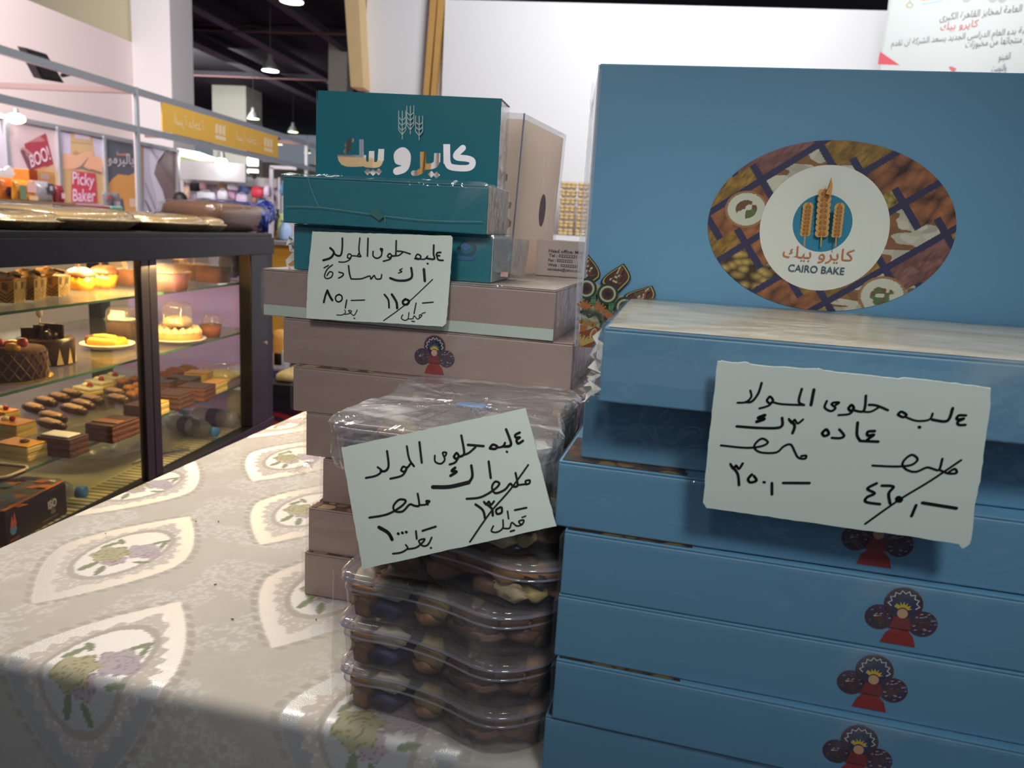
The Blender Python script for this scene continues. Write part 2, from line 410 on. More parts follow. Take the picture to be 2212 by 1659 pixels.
bm = NB(); box(bm, p.x+0.03, q.x-0.03, 5.65, 6.05, 0, q.z); obj('cabinet_body', bm, white, cnt, world=True)

# shelf with biscuit trays
s0 = on_y(1188, 507, 5.6); s1 = on_y(1330, 520, 5.6)
sh = thing('wall_shelf', 'white wall shelf carrying the stacked biscuit trays', 'shelf', (s0.x, 5.6, 0))
bm = NB(); box(bm, s0.x, s1.x+0.4, 5.6, 6.0, s0.z-0.05, s0.z); obj('shelf_board', bm, white, sh, world=True, bevel=0.003)
bm = NB(); box(bm, s0.x+0.02, s1.x+0.38, 5.66, 6.0, 0, s0.z-0.05); obj('shelf_base', bm, white, sh, world=True)
trayc = clear_mat('tray_plastic', body=0.10, gloss=0.15)
bisc = mat('biscuit', (226, 190, 112), 0.7, var=0.18, vscale=60, bump=0.2)
def tray():
    t = thing('biscuit_tray', 'x', 'tray', (0, 0, 0))
    bm = NB(); box(bm, 0, 0.112, 0, 0.16, 0, 0.052); obj('clear_tray', bm, trayc, t)
    bm = NB()
    for i in range(3):
        for j in range(2):
            for k in range(3): ball(bm, (0.02+0.036*i+random.uniform(-.004, .004), 0.022+0.05*k, 0.015+0.0225*j), 0.0195, sz=0.72, sub=2)
    o = obj('biscuits', bm, bisc, t, smooth=True); o['kind'] = 'stuff'
    return t
t0 = None; ords = ['lowest', 'second', 'third', 'fourth', 'fifth', 'sixth', 'topmost']
for c, px in enumerate((1204, 1241, 1282)):
    base = on_y(px, 506, 5.62)
    for k in range(7):
        lb = '%s clear biscuit tray of the %s stack on the white wall shelf' % (ords[k], ['left', 'middle', 'right'][c])
        if t0 is None: t0 = tray(); t = t0; t.location = (base.x, 5.63, s0.z+0.001)
        else: t = dup(t0, (base.x, 5.63, s0.z+0.001+k*0.0545))
        t['label'] = lb; t['group'] = 'biscuit trays on the wall shelf'

# banner on the right
bd = Vector((0.84, -0.545, 0)).normalized(); bn = Vector((-0.545, -0.84, 0)).normalized(); bo = on_y(1893, 142, 5.45)
def bl(px, py):
    p = on_plane(px, py, bo, bn)-bo; return p.dot(bd), p.z
def btf(a, b_, h=0): return bo+bd*a+Vector((0, 0, 1))*b_+bn*h
ban = thing('banner', 'large white printed banner with grey and red lettering at upper right', 'banner', tuple(bo))
bm = NB(); q = [btf(*bl(1893, 230)), btf(*bl(2420, 330)), btf(*bl(2420, -220)), btf(*bl(1925, -45))]
hexa(bm, q, [p-bn*0.006 for p in q]); obj('banner_sheet', bm, mat('banner_vinyl', (188, 192, 190), 0.35, var=0.02), ban, world=True)
ar = Art(btf)
ar.poly((176, 178, 176), [bl(1921, 0), bl(1926, 0), bl(1902, 142), bl(1896, 142)])
ar.poly((196, 60, 78), [bl(1901, 111), bl(1896, 139), bl(1944, 141)])
ar.poly((190, 80, 80), [bl(2049, 146), bl(2054, 143), bl(2066, 148), bl(2060, 160)])
for c in ((2010, 3), ): ar.stroke((170, 150, 90), [bl(c[0]-45, 5), bl(c[0]-52, 12), bl(c[0]-45, 17), bl(c[0]-38, 11), bl(c[0]-45, 5)], 0.006)
ar.stroke((120, 170, 150), [bl(1962, -8), bl(1966, 2)], 0.006)
ar.stroke((150, 195, 220), [bl(1992, 9), bl(2033, 2)], 0.007)
ar.stroke((225, 150, 120), [bl(1992, -1), bl(2036, -6)], 0.012)
for px in (2088, 2145, 2165): ar.disc((170, 172, 170), bl(px, -3), 0.022, 0.022)
ar.build('banner_print', ban, world=True)
inkg = mat('grey_print', (105, 108, 106), 0.6); inkr = mat('red_print', (205, 80, 84), 0.6)
def bt(s, px0, px1, py0, py1, mm, nm):   # left-bottom px -> right-top px
    a0, b0 = bl(px0, py0); a1, _ = bl(px1, py1); hh = bl(px0, py0)[1]-bl(px0, py0+20)[1]
    text(nm, arabic(s), btf, a0, a1, b0, b0+hh, mm, ban, True, h=0.003)
bt('الشركة العامة لمخابز القاهرة الكبرى', 2029, 2262, 50, 0, inkg, 'lettering_top')
bt('كايرو بيك', 2030, 2122, 71, 0, inkr, 'lettering_red')
bt('بمناسبة بدء العام الدراسى الجديد يسعد الشركة ان تقدم', 1924, 2262, 107, 0, inkg, 'lettering_middle')
bt('اوفر منتجاتها من مخبوزات', 2084, 2250, 108, 0, inkg, 'lettering_lower')
bt('الفينو', 2156, 2204, 135, 0, inkg, 'lettering_fino')
bt('والتوست', 2140, 2200, 160, 0, inkg, 'lettering_last')

# ------------------------------------------------------------------ high-bay hall lamps
shade = mat('lamp_shade', (150, 152, 150), 0.4, 0.6)
def hall_lamp(px, py, d, r, label, rgb, st):
    c = Vector(EYE+ray(px, py)*d)
    t = thing('pendant_lamp', label, 'lamp', tuple(c), group='high-bay lamps under the hall ceiling')
    bm = NB(); lathe(bm, [(r, 0), (r*0.93, r*0.25), (r*0.6, r*0.85), (r*0.3, r*1.2), (r*0.3, r*1.7)], 20); obj('lamp_shade', bm, shade, t, smooth=True)
    bm = NB(); lathe(bm, [(r*0.94, -0.02), (r*0.94, -0.005)], 20); obj('diffuser', bm, mat('lamp_glow_%d' % st, rgb, emit=rgb, estr=st), t)
    bm = NB(); tube(bm, [(0, 0, r*1.7), (0, 0, 7.6-c.z)], 0.012, 6); obj('cord', bm, black, t)
    return t
hall_lamp(630, 2, 15.6, 0.25, 'green-rimmed pendant lamp cut by the top edge above the teal box', (236, 245, 205), 5)
hall_lamp(584, 152, 22, 0.25, 'bright white pendant lamp hanging alone in the dark ceiling', (245, 250, 250), 7)
hall_lamp(547, 256, 33, 0.26, 'green-white pendant lamp in front of the wide grey column', (215, 245, 175), 5)
hall_lamp(633, 285, 37, 0.25, 'dim pendant lamp above the white rail end near the teal box', (222, 240, 180), 4)
hall_lamp(412, 302, 41, 0.26, 'small yellow-green pendant lamp seen under the yellow sign', (225, 240, 160), 4)
hall_lamp(603, 312, 52, 0.24, 'tiny green pendant lamp just right of the yellow sign', (200, 240, 140), 4)
hall_lamp(664, 330, 55, 0.24, 'tiny yellow-green pendant lamp behind the white rail', (210, 235, 120), 4)

# ------------------------------------------------------------------ stall opposite
XR = -5.265
fr = thing('stall_frame', 'white aluminium stall frame with two long rails across the upper left', 'frame', (XR, 8.19, 0))
for y in (3.4, 8.19, 13.0, 17.8):
    bm = NB(); lathe(bm, [(0.035, 0), (0.035, 2.51)], 8, (XR, y, 0)); obj('post', bm, alu, fr, world=True)
for z in (2.47, 2.07):
    bm = NB(); box(bm, XR-0.025, XR+0.025, 3.4, 20, z-0.035, z+0.035); obj('rail', bm, alu, fr, world=True)
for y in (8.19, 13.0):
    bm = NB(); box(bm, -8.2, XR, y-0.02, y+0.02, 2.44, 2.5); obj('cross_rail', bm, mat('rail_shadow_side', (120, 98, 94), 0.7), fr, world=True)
# yellow fascia sign, read from behind
sg = thing('fascia_sign', 'long yellow sign board with faint white lettering fixed between the rails', 'sign', (XR, 9.0, 2.1))
f = [on_x(350, 268, XR+0.03), on_x(600, 330, XR+0.03), on_x(600, 281, XR+0.03), on_x(350, 216, XR+0.03)]
zz0 = 2.11; zz1 = 2.43
bm = NB(); box(bm, XR+0.02, XR+0.035, f[0].y, f[1].y, zz0, zz1); obj('sign_board', bm, mat('yellow_board', (214, 170, 74), 0.5, var=0.03, vscale=2), sg, world=True)
sgt = mat('pale_lettering', (226, 208, 170), 0.6)
def stf(a, b_, h): return Vector((XR+0.036+h, a, b_))
for (pa, pb, s) in ((371, 434, 'اسرة ماجدة'), (505, 553, 'اسرة ماجدة')):
    ya = on_x(pa, 270, XR).y; yb = on_x(pb, 270, XR).y
    text('lettering', arabic(s), stf, ya, yb, 2.18, 2.36, sgt, sg, True, mirror=True)
for pa, pb in ((459, 482), (565, 584)):
    ya = on_x(pa, 270, XR).y; yb = on_x(pb, 290, XR).y; ar = Art(stf)
    for k in range(3): ar.poly((226, 208, 170), [(ya+(yb-ya)*(k*0.34), 2.24), (ya+(yb-ya)*(k*0.34+0.28), 2.24), (ya+(yb-ya)*(k*0.34+0.28), 2.37), (ya+(yb-ya)*(k*0.34+0.02), 2.35)])
    ar.poly((226, 208, 170), [(ya, 2.17), (yb, 2.17), (yb, 2.22), (ya, 2.22)]); ar.build('emblem', sg, world=True)
# flood light on the rail
fc = on_x(98, 128, -5.0)
fl = thing('flood_light', 'black flood light clamped on the white rail at upper left', 'lamp', (XR+0.03, fc.y, 2.45))
q = [on_x(56, 103, -5.48), on_x(102, 117, -5.42), on_x(140, 180, -5.42), on_x(92, 172, -5.48)]
bm = NB(); hexa(bm, q, [p+Vector((-0.12, 0.03, 0.02)) for p in q]); obj('housing', bm, black, fl, world=True, bevel=0.01)
bm = NB(); c0 = sum(q, Vector())/4
q2 = [c0+(p-c0)*0.8+Vector((0.004, 0, 0)) for p in q]; hexa(bm, q2, [p+Vector((-0.02, 0, 0)) for p in q2]); obj('lens', bm, mat('dark_lens', (48, 46, 46), 0.2), fl, world=True)
bm = NB(); tube(bm, [on_x(134, 163, -5.46), on_x(158, 158, XR-0.03)], 0.02, 6); obj('bracket', bm, black, fl, world=True)

# posters on the partition behind
XP = -8.27
bm = NB(); box(bm, XP-0.10, XP-0.03, 8.0, 14.15, 0, 2.30); struct('partition_left', bm, mat('partition_white', (222, 218, 222), 0.5))
def tfp(x): return lambda px, py, h: on_x(px, py, x)+Vector((h, 0, 0))
Z3 = lambda pts: [(p[0]/5.53, 220+p[1]/5.53) for p in pts]
def poster(label, px0, px1, bg, polys, texts=()):
    yc = on_x((px0+px1)/2, 380, XP).y
    t = thing('poster', label, 'poster', (XP, yc, 1.2), group='posters on the stall partition')
    a, b_ = on_x(px0, 380, XP).y, on_x(px1, 380, XP).y
    bm = NB(); box(bm, XP-0.01, XP, a, b_, 0.9, 2.27); obj('poster_sheet', bm, mat('sheet_%d_%d_%d' % bg, bg, 0.5, var=0.02), t, world=True)
    ar = Art(tfp(XP), step=0.0012, base=0.001)
    for rgb, pts in polys: ar.poly(rgb, Z3(pts))
    if polys: ar.build('poster_print', t, world=True)
    for body, r, rgb, mir in texts:
        def tf2(u, v, h, r=r):
            a0, a1, b0, b1 = [np.array(p) for p in r]; p = (a0*(1-u)+a1*u)*(1-v)+(b0*(1-u)+b1*u)*v
            p = Z3([p])[0]; return on_x(p[0], p[1], XP+0.02)
        text('lettering', body, tf2, 0, 1, 0, 1, mat('letter_%d_%d_%d' % rgb, rgb, 0.5), t, True, bold=0.012)
    return t
poster('lilac grey blank panel at the left edge of the stall partition', -14, 15, (186, 178, 192), [((120, 112, 122), [(0, 210), (20, 205), (105, 740), (85, 760)])])
poster('pink poster showing a red snack bag with white letters', 22, 126, (202, 182, 186),
       [((130, 80, 92), [(240, 590), (270, 540), (420, 840), (380, 900)]), ((160, 66, 80), [(285, 505), (540, 375), (555, 400), (640, 745), (400, 850)]), ((182, 120, 124), [(300, 500), (470, 405), (540, 470), (350, 480)]),
        ((200, 168, 128), [(400, 850), (640, 745), (720, 1010), (440, 960)]), ((206, 148, 110), [(395, 810), (540, 770), (550, 800), (420, 845)]), ((190, 140, 140), [(250, 560), (290, 545), (420, 650), (400, 670)])],
       [('BOO!', ((375, 790), (610, 690), (345, 640), (560, 520)), (228, 204, 214), False)])
poster('poster of folded arms in a tan apron over a red name square', 132, 225, (204, 196, 218),
       [((206, 176, 132), [(840, 355), (1100, 400), (1130, 640), (840, 660)]), ((204, 172, 122), [(735, 790), (1245, 830), (1245, 1230), (735, 1200)]), ((222, 208, 224), [(888, 365), (1070, 390), (1070, 455), (888, 430)]), ((186, 160, 122), [(845, 470), (1105, 500), (1105, 508), (845, 480)]),
        ((226, 176, 144), [(735, 610), (900, 640), (1050, 590), (1110, 600), (1100, 680), (960, 770), (880, 800), (745, 805)]), ((140, 116, 104), [(880, 805), (960, 765), (1045, 665), (1060, 672), (990, 785), (1080, 822), (1075, 832), (980, 795)]), ((230, 176, 140), [(990, 770), (1050, 670), (1150, 650), (1225, 690), (1215, 840), (1090, 820)]), ((200, 150, 122), [(860, 600), (900, 575), (940, 610), (880, 620)]), ((140, 112, 98), [(1080, 800), (1215, 845), (1205, 860), (1070, 815)]),
        ((196, 72, 88), [(850, 820), (1135, 855), (1160, 1205), (845, 1195)])],
       [('Picky', ((865, 1030), (1120, 1060), (865, 830), (1130, 870)), (232, 206, 224), False), ('Baker', ((870, 1190), (1140, 1200), (870, 1040), (1140, 1040)), (232, 206, 224), False)])
poster('dark grey poster with an orange splash and white lettering', 229, 297, (92, 96, 106),
       [((214, 156, 86), [(1275, 1010), (1340, 920), (1410, 865), (1540, 880), (1640, 830), (1640, 1350), (1500, 1340), (1470, 1170), (1290, 1070)]), ((196, 190, 180), [(1390, 580), (1410, 620), (1550, 620), (1560, 570), (1545, 640), (1400, 640)]), ((200, 120, 104), [(1385, 625), (1520, 615), (1520, 632), (1390, 640)]), ((226, 196, 170), [(1540, 1150), (1640, 1160), (1640, 1260), (1545, 1255)])],
       [(arabic('باليرمو'), ((1290, 770), (1600, 790), (1290, 610), (1590, 620)), (206, 200, 204), False)])
poster('white and brown poster like folded cloth beside the last post', 303, 381, (204, 200, 218),
       [((186, 150, 120), [(1675, 520), (1715, 520), (1715, 1350), (1680, 1350)]), ((222, 220, 234), [(1780, 540), (1985, 565), (1870, 730), (1840, 860), (1795, 860)]), ((222, 220, 234), [(1795, 860), (1840, 860), (1940, 1060), (1988, 1248), (1900, 1315)]), ((132, 112, 112), [(1990, 572), (2095, 580), (2095, 1235), (2050, 1258), (1985, 1240), (1940, 1060), (1838, 860), (1865, 740), (1945, 660)]), ((168, 160, 178), [(1722, 965), (1738, 965), (1885, 1325), (1865, 1330)]), ((126, 116, 128), [(1722, 1170), (1740, 1180), (1825, 1335), (1800, 1340)]), ((90, 82, 90), [(1885, 1335), (1900, 1305), (1975, 1312), (1975, 1345)])])
for px in (18, 129, 227, 300, 384):
    p = on_x(px, 380, XP+0.02); bm = NB(); box(bm, XP, XP+0.05, p.y-0.03, p.y+0.03, 0, 2.33)
    put(obj('partition_post', bm, alu), 'x', 'post', 'aluminium posts between the posters')
for o, lb in zip([o for o in bpy.data.objects if o.name.startswith('partition_post')], ('shiny post left of the pink snack poster', 'shiny post between the pink poster and the apron poster', 'shiny post between the apron poster and the dark poster', 'post between the dark poster and the white brown poster', 'shiny post at the right end of the poster row')):
    o['label'] = lb
bm = NB(); box(bm, XP-0.02, XP+0.04, 8.0, 14.15, 2.30, 2.36)
asroot(obj('partition_rail', bm, alu), 'thin aluminium rail along the top of the posters', 'rail')
def bulb(nm, label, p, r, rgb, st, stretch=1.0):
    t = thing(nm, label, 'lamp', tuple(p)); bm = NB(); ball(bm, (0, 0, 0), r, stretch, stretch, 1.0); obj('glowing_bulb', bm, mat('bulb_%d' % int(st), rgb, emit=rgb, estr=st), t, smooth=True)
    bm = NB(); lathe(bm, [(r*0.7, r*0.6), (r*0.5, r*1.8)], 10); obj('socket', bm, shade, t); return t
bulb('spot_lamp', 'oval white spot lamp on the rail above the pink poster', on_x(34, 256, XP+0.2), 0.07, (255, 252, 235), 9, 1.7)
bulb('bulb_lamp', 'dazzling round lamp below the yellow sign', on_y(478, 352, 15.0), 0.12, (255, 255, 255), 14)
bm = NB(); a = on_y(384, 328, 15.5); c = on_y(478, 347, 15.0); tube(bm, [a, a+(c-a)*0.5, a+(c-a)*0.84], [0.07, 0.08, 0.035], 8)
put(obj('tube_lamp', bm, mat('tube_glow', (255, 252, 236), emit=(255, 252, 236), estr=2)), 'long glowing tube lamp left of the dazzling round lamp', 'lamp')
for (x0, x1, y0, y1, lb) in ((533, 557, 336, 358, 'square glowing ceiling panel right of the dazzling lamp'), (533, 557, 366, 374, 'flat glowing strip under the square glowing panel')):
    t = thing('panel_lamp', lb, 'lamp', tuple(on_y(x0, y1, 17))); bm = NB(); a = on_y(x0, y1, 17); c = on_y(x1, y0, 17); box(bm, a.x, c.x, 17, 17.05, a.z, c.z)
    obj('glowing_panel', bm, mat('panel_glow', (250, 250, 232), emit=(250, 250, 232), estr=2.2), t, world=True, bevel=0.02)

# goods counter of the stall opposite
XC = -5.32
ct = thing('sales_counter', 'glass sales counter of the stall opposite, behind the gold trays', 'counter', (XC-0.5, 6.6, 0))
bm = NB(); box(bm, XC-0.8, XC, 4.4, 8.0, 0, 1.03); obj('counter_body', bm, mat('counter_tan', (206, 180, 150), 0.5), ct, world=True)
bm = NB(); box(bm, XC-0.012, XC, 4.4, 8.0, 1.03, 1.215); box(bm, XC-0.8, XC-0.012, 4.4, 8.0, 1.205, 1.215); obj('glass_top', bm, clear_mat('counter_glass', (235, 240, 232), 0.08, (210, 205, 190), 0.2), ct, world=True)
bm = NB(); tube(bm, [(XC+0.004, 4.4, 1.215), (XC+0.004, 7.2, 1.222)], 0.012, 6); obj('gold_edge', bm, mat('gold_edge', (214, 190, 140), 0.3, 0.8), ct, world=True)
GG = 'snack packs on the opposite counter'
def pxbox(nm, label, cat, x0, x1, y0, y1, X, dep, rgb, zb=None, group=None, art=None, rough=0.4):
    a = on_x(x0, y1, X); c = on_x(x1, y0, X); z0 = a.z if zb is None else zb
    t = thing(nm, label, cat, (X-dep/2, (a.y+c.y)/2, z0), group=group)
    bm = NB(); box(bm, X-dep, X, a.y, c.y, z0, c.z); obj('carton', bm, mat('pack_%d_%d_%d' % rgb, rgb, rough, var=0.08), t, world=True, bevel=0.006)
    if art:
        A = Art(lambda u, v, h: Vector((X+h, a.y+(c.y-a.y)*u, z0+(c.z-z0)*v)), 0.001, 0.001)
        for r2, p2 in art: A.poly(r2, p2)
        A.build('front_print', t, world=True)
    return t
def pxbag(nm, label, cat, x0, x1, y0, y1, X, dep, rgb, zb=None, group=None, art=None):
    a = on_x(x0, y1, X); c = on_x(x1, y0, X); z0 = a.z if zb is None else zb; hh = c.z-z0; ww = c.y-a.y
    t = thing(nm, label, cat, (X-dep/2, (a.y+c.y)/2, z0), group=group); bm = NB(); rings = []
    for k in range(7):
        f = k/6; th_ = dep/2*math.sin(math.pi*min(1, 0.12+f*0.86))**0.6*(0.15 if k == 6 else 1)
        wd = ww/2*(0.94+0.06*math.cos(f*6)); rings.append([Vector((X-dep/2+th_*math.sin(q), (a.y+c.y)/2+wd*math.cos(q)*(1 if abs(math.cos(q)) > .5 else 1), z0+hh*f)) for q in [2*math.pi*j/12 for j in range(12)]])
    loft(bm, rings); obj('bag_body', bm, mat('bag_%d_%d_%d' % rgb, rgb, 0.25, var=0.15, vscale=12, bump=0.4, bscale=30), t, world=True, smooth=True)
    if art:
        A = Art(lambda u, v, h: Vector((X+0.004+h, a.y+ww*u, z0+hh*v)), 0.001, 0.001)
        for r2, p2 in art: A.poly(r2, p2)
        A.build('front_print', t, world=True)
    return t
R01 = lambda u0, u1, v0, v1: [(u0, v0), (u1, v0), (u1, v1), (u0, v1)]
Zt = 1.218
pxbag('snack_bag', 'orange snack bag with purple print at the left end of the counter', 'snack bag', 10, 45, 386, 432, XC-0.25, 0.12, (214, 112, 40), Zt, GG, [((70, 52, 116), R01(.15, .8, .2, .6)), ((200, 180, 190), R01(.5, .8, .3, .45))])
pxbag('snack_bag', 'orange and green snack bag in front of the grey jar', 'snack bag', 42, 88, 392, 433, XC-0.12, 0.14, (232, 150, 52), Zt, GG, [((120, 140, 110), R01(.02, .3, .1, .75)), ((236, 190, 180), R01(.35, .75, .45, .9)), ((240, 200, 160), R01(.4, .8, .1, .3))])
pxbox('snack_box', 'orange and red box standing behind the grey jar', 'box', 66, 118, 372, 425, XC-0.5, 0.2, (224, 128, 50), Zt, GG, [((200, 84, 40), R01(0, .3, .3, 1)), ((244, 196, 120), R01(.3, 1, .6, 1)), ((240, 220, 214), R01(.42, .75, .75, .9))])
pxbag('sweet_jar', 'clear grey jar with a dark label on the counter', 'jar', 87, 126, 394, 433, XC-0.2, 0.2, (150, 142, 150), Zt, GG, [((78, 70, 78), R01(.4, .72, .45, .9)), ((190, 186, 196), R01(.5, .65, .6, .8))])
pxbag('sweet_bag', 'small dark red sweet bag right of the grey jar', 'snack bag', 126, 145, 402, 426, XC-0.2, 0.1, (132, 44, 54), Zt, GG, [((220, 190, 190), R01(.3, .7, .3, .6))])
hat = thing('chef_hat_sign', 'white chef-hat shaped cut-out sign at the left picture edge', 'sign', tuple(on_x(16, 430, XC-0.6)))
bm = NB(); q = [(2, 375), (0, 368), (6, 365), (11, 367), (16, 361), (22, 359), (28, 364), (30, 371), (33, 376), (28, 381), (27, 390), (26, 432), (10, 432), (8, 390), (4, 382)]
f = [on_x(a_, b_, XC-0.6) for a_, b_ in q[::-1]]; hexa(bm, f, [p-Vector((0.02, 0, 0)) for p in f]); obj('cut_out', bm, white, hat, world=True)
G2 = 'goods inside the glass counter opposite'
cky = pxbox('snack_box', 'dark snack box with pale letters under the counter glass', 'box', -8, 33, 440, 459, XC-0.06, 0.2, (64, 44, 52), 1.034, G2)
def ctf(u, v, h):
    p = on_x(0+30*u, 456-15*v, XC-0.055); return p
text('lettering', 'cky', ctf, 0, 1, 0, 1, mat('letter_pale', (196, 176, 200)), cky, True, bold=0.02)
pxbox('snack_box', 'narrow orange box beside the dark lettered box', 'box', 35, 46, 441, 459, XC-0.06, 0.15, (224, 140, 50), 1.034, G2)
pxbox('snack_box', 'teal green packet under the counter glass', 'box', 49, 63, 442, 459, XC-0.10, 0.1, (120, 176, 160), 1.034, G2)
pxbox('snack_box', 'orange white packet behind the pink box', 'box', 63, 98, 441, 459, XC-0.16, 0.1, (232, 170, 90), 1.034, G2, [((240, 224, 210), R01(.1, .9, .45, .65))])
pk = pxbox('toy_box', 'pink box with a round red-marked bump behind the gold tray', 'box', 50, 122, 450, 462, XC-0.03, 0.08, (226, 160, 180), 1.034, G2)
bm = NB(); c = on_x(108, 452, XC-0.05); tube(bm, [c+Vector((-.03, 0, 0)), c+Vector((.03, 0, 0))], 0.042, 18); obj('round_bump', bm, mat('pack_pink2', (232, 170, 192)), pk, world=True)
A = Art(tfp(XC-0.015), .001, .001); A.poly((196, 84, 104), [(102, 447), (113, 447), (111, 458), (104, 458)]); A.build('red_mark', pk, world=True)
pxbag('sweet_jar', 'dark grey jar behind the pink box', 'jar', 118, 142, 444, 459, XC-0.2, 0.12, (116, 104, 112), 1.034, G2)
pxbox('paper_wrap', 'pale blue folded packet right of the pink box', 'packet', 122, 150, 455, 462, XC-0.03, 0.08, (196, 204, 236), 1.034, G2)
cn = thing('wrapped_candy', 'bright green wrapped candy behind the gold tray', 'candy', tuple(on_x(162, 458, XC-0.03)))
bm = NB(); c = on_x(162, 457, XC-0.03)
for dy, r in ((-.045, .032), (0, .02), (.04, .03)): ball(bm, c+Vector((0, dy, 0)), r, jit=.003)
obj('wrapper', bm, mat('green_foil', (120, 214, 120), 0.3), cn, world=True, smooth=True)
pxbox('tray_box', 'flat red box lying on the counter before the apron poster', 'box', 165, 258, 447, 454, XC-0.05, 0.25, (190, 62, 76), None, G2)
pxbox('tray_box', 'brown orange tray with raised rim behind the gold trays', 'tray', 176, 236, 452, 466, XC-0.02, 0.3, (172, 104, 32), None, G2)
pxbox('toy_box', 'small teal box on the counter before the dark poster', 'box', 243, 265, 447, 456, XC-0.02, 0.1, (140, 208, 190), None, G2)
pxbag('sweet_bag', 'grey patterned sweet bag before the dark poster', 'snack bag', 233, 268, 418, 452, XC-0.3, 0.12, (120, 116, 120), None, GG, [((200, 80, 80), R01(0, .2, .6, .8)), ((180, 170, 180), R01(.3, .7, .1, .5))])

# far stall with hanging bags
YS = 15.6
st = thing('far_stall', 'pale far stall with white header board under the glowing lamps', 'stall', tuple(on_y(480, 470, YS)))
def ypan(nm, x0, x1, y0, y1, Y, th, m_, par=None):
    a = on_y(x0, y1, Y); c = on_y(x1, y0, Y); bm = NB(); box(bm, a.x, c.x, Y, Y+th, a.z, c.z); return obj(nm, bm, m_, par, world=True)
ypan('back_panel', 383, 640, 392, 640, YS+0.4, 0.05, mat('stall_grey', (190, 188, 196), 0.6), st)
ypan('header_board', 384, 530, 354, 386, YS-0.4, 0.06, mat('header_white', (176, 176, 178), 0.6), st)
ypan('grey_band', 384, 600, 386, 394, YS+0.25, 0.1, mat('rail_grey', (168, 168, 168), 0.5), st)  # plain grey band below the header board
ypan('green_board', 386, 458, 338, 352, YS+0.2, 0.05, mat('pale_green', (196, 214, 170), 0.6), st)
for x0, x1, y0 in ((393, 397, 390), (583, 590, 362), (601, 605, 384)): ypan('post', x0, x1, y0, 640, YS-0.1, 0.04, alu, st)
ypan('top_rail', 583, 640, 360, 364, YS-0.1, 0.04, alu, st)
HB = 'bags hanging in the far stall'
def hbag(x0, x1, y0, y1, rgb, label, Y=None, nm='hanging_bag', cat='bag', rnd=False):
    Y = Y or YS+0.1; a = on_y(x0, y1, Y); c = on_y(x1, y0, Y); cx, cz = (a.x+c.x)/2, (a.z+c.z)/2; hw, hh = (c.x-a.x)/2, (c.z-a.z)/2
    t = thing(nm, label, cat, (cx, Y, a.z), group=HB); bm = NB()
    if rnd: ball(bm, (cx, Y, cz), 1, hw, 0.06, hh, 3)
    else:
        loft(bm, [[Vector((cx+hw*k*math.copysign(abs(math.cos(q))**.5, math.cos(q)), Y+0.06*math.sin(q)*k2, cz-hh+2*hh*f)) for q in [2*math.pi*j/12 for j in range(12)]] for f, k, k2 in ((0, .8, .5), (.2, 1, 1), (.7, .97, .9), (1, .85, .25))])
    obj('bag_body', bm, mat('cloth_%d_%d_%d' % rgb, rgb, 0.5, var=0.1), t, world=True, smooth=True)
    bm = NB(); tube(bm, [(cx-hw*.5, Y, c.z-hh*.1), (cx-hw*.3, Y, c.z+hh*.3), (cx+hw*.3, Y, c.z+hh*.3), (cx+hw*.5, Y, c.z-hh*.1)], 0.008, 5); obj('bag_handle', bm, mat('cloth_%d_%d_%d' % rgb, rgb), t, world=True)
for a in ((383, 391, 394, 406, (160, 120, 90), 'small brown item at the left end of the far stall'), (398, 410, 404, 432, (206, 172, 150), 'tan bag beside the black bag in the far stall'), (410, 431, 395, 413, (44, 44, 62), 'black bag hanging in the far stall'), (432, 446, 396, 409, (226, 176, 180), 'pink pouch right of the black hanging bag'),
          (424, 466, 416, 434, (206, 212, 222), 'pale grey bag below the black hanging bag'), (470, 491, 397, 412, (158, 124, 96), 'brown cap right of the light streak'), (491, 515, 400, 410, (222, 222, 234), 'white packet between brown cap and blue bag'), (470, 492, 412, 432, (206, 210, 220), 'pale carton below the brown cap'),
          (493, 509, 412, 430, (226, 180, 214), 'pink printed pouch below the white packet'), (510, 535, 420, 437, (214, 200, 226), 'lilac box below the blue round bag'), (543, 569, 405, 426, (196, 54, 74), 'bright red bag hanging in the far stall'), (542, 556, 424, 440, (178, 140, 120), 'brown woven pouch below the red bag'), (557, 575, 428, 445, (140, 176, 220), 'light blue pouch below the red bag'),
          (570, 582, 402, 424, (212, 196, 224), 'pale lilac pouch right of the red bag'), (400, 424, 416, 440, (190, 182, 204), 'lilac patterned pouch at lower left of the far stall'), (604, 613, 397, 422, (90, 136, 176), 'blue poster-like bag left of the teal box')):
    hb_i = globals().get('hb_i', 0)+1; hbag(a[0], a[1], a[2], a[3], a[4], a[5], Y=YS+0.1-0.15*(hb_i % 3))
hbag(514, 538, 402, 422, (92, 110, 170), 'round blue bag left of the red bag', rnd=True)
hbag(423, 466, 431, 436, (70, 72, 92), 'row of dark caps on the far table', nm='cap_row', cat='caps', Y=YS-.45)
hbag(588, 595, 422, 434, (50, 46, 56), 'black pouch hanging behind the white post', nm='hanging_pouch')
cm = thing('security_camera', 'small black dome camera under the glowing strip', 'camera', tuple(on_y(549, 383, YS-0.6)))
bm = NB(); ball(bm, on_y(549, 382, YS-0.6), 0.045); obj('camera_dome', bm, black, cm, world=True, smooth=True)
bm = NB(); a = on_y(541, 378, YS-0.6); c = on_y(557, 374, YS-0.6); box(bm, a.x, c.x, YS-.66, YS-.54, a.z, c.z); obj('mount', bm, black, cm, world=True)
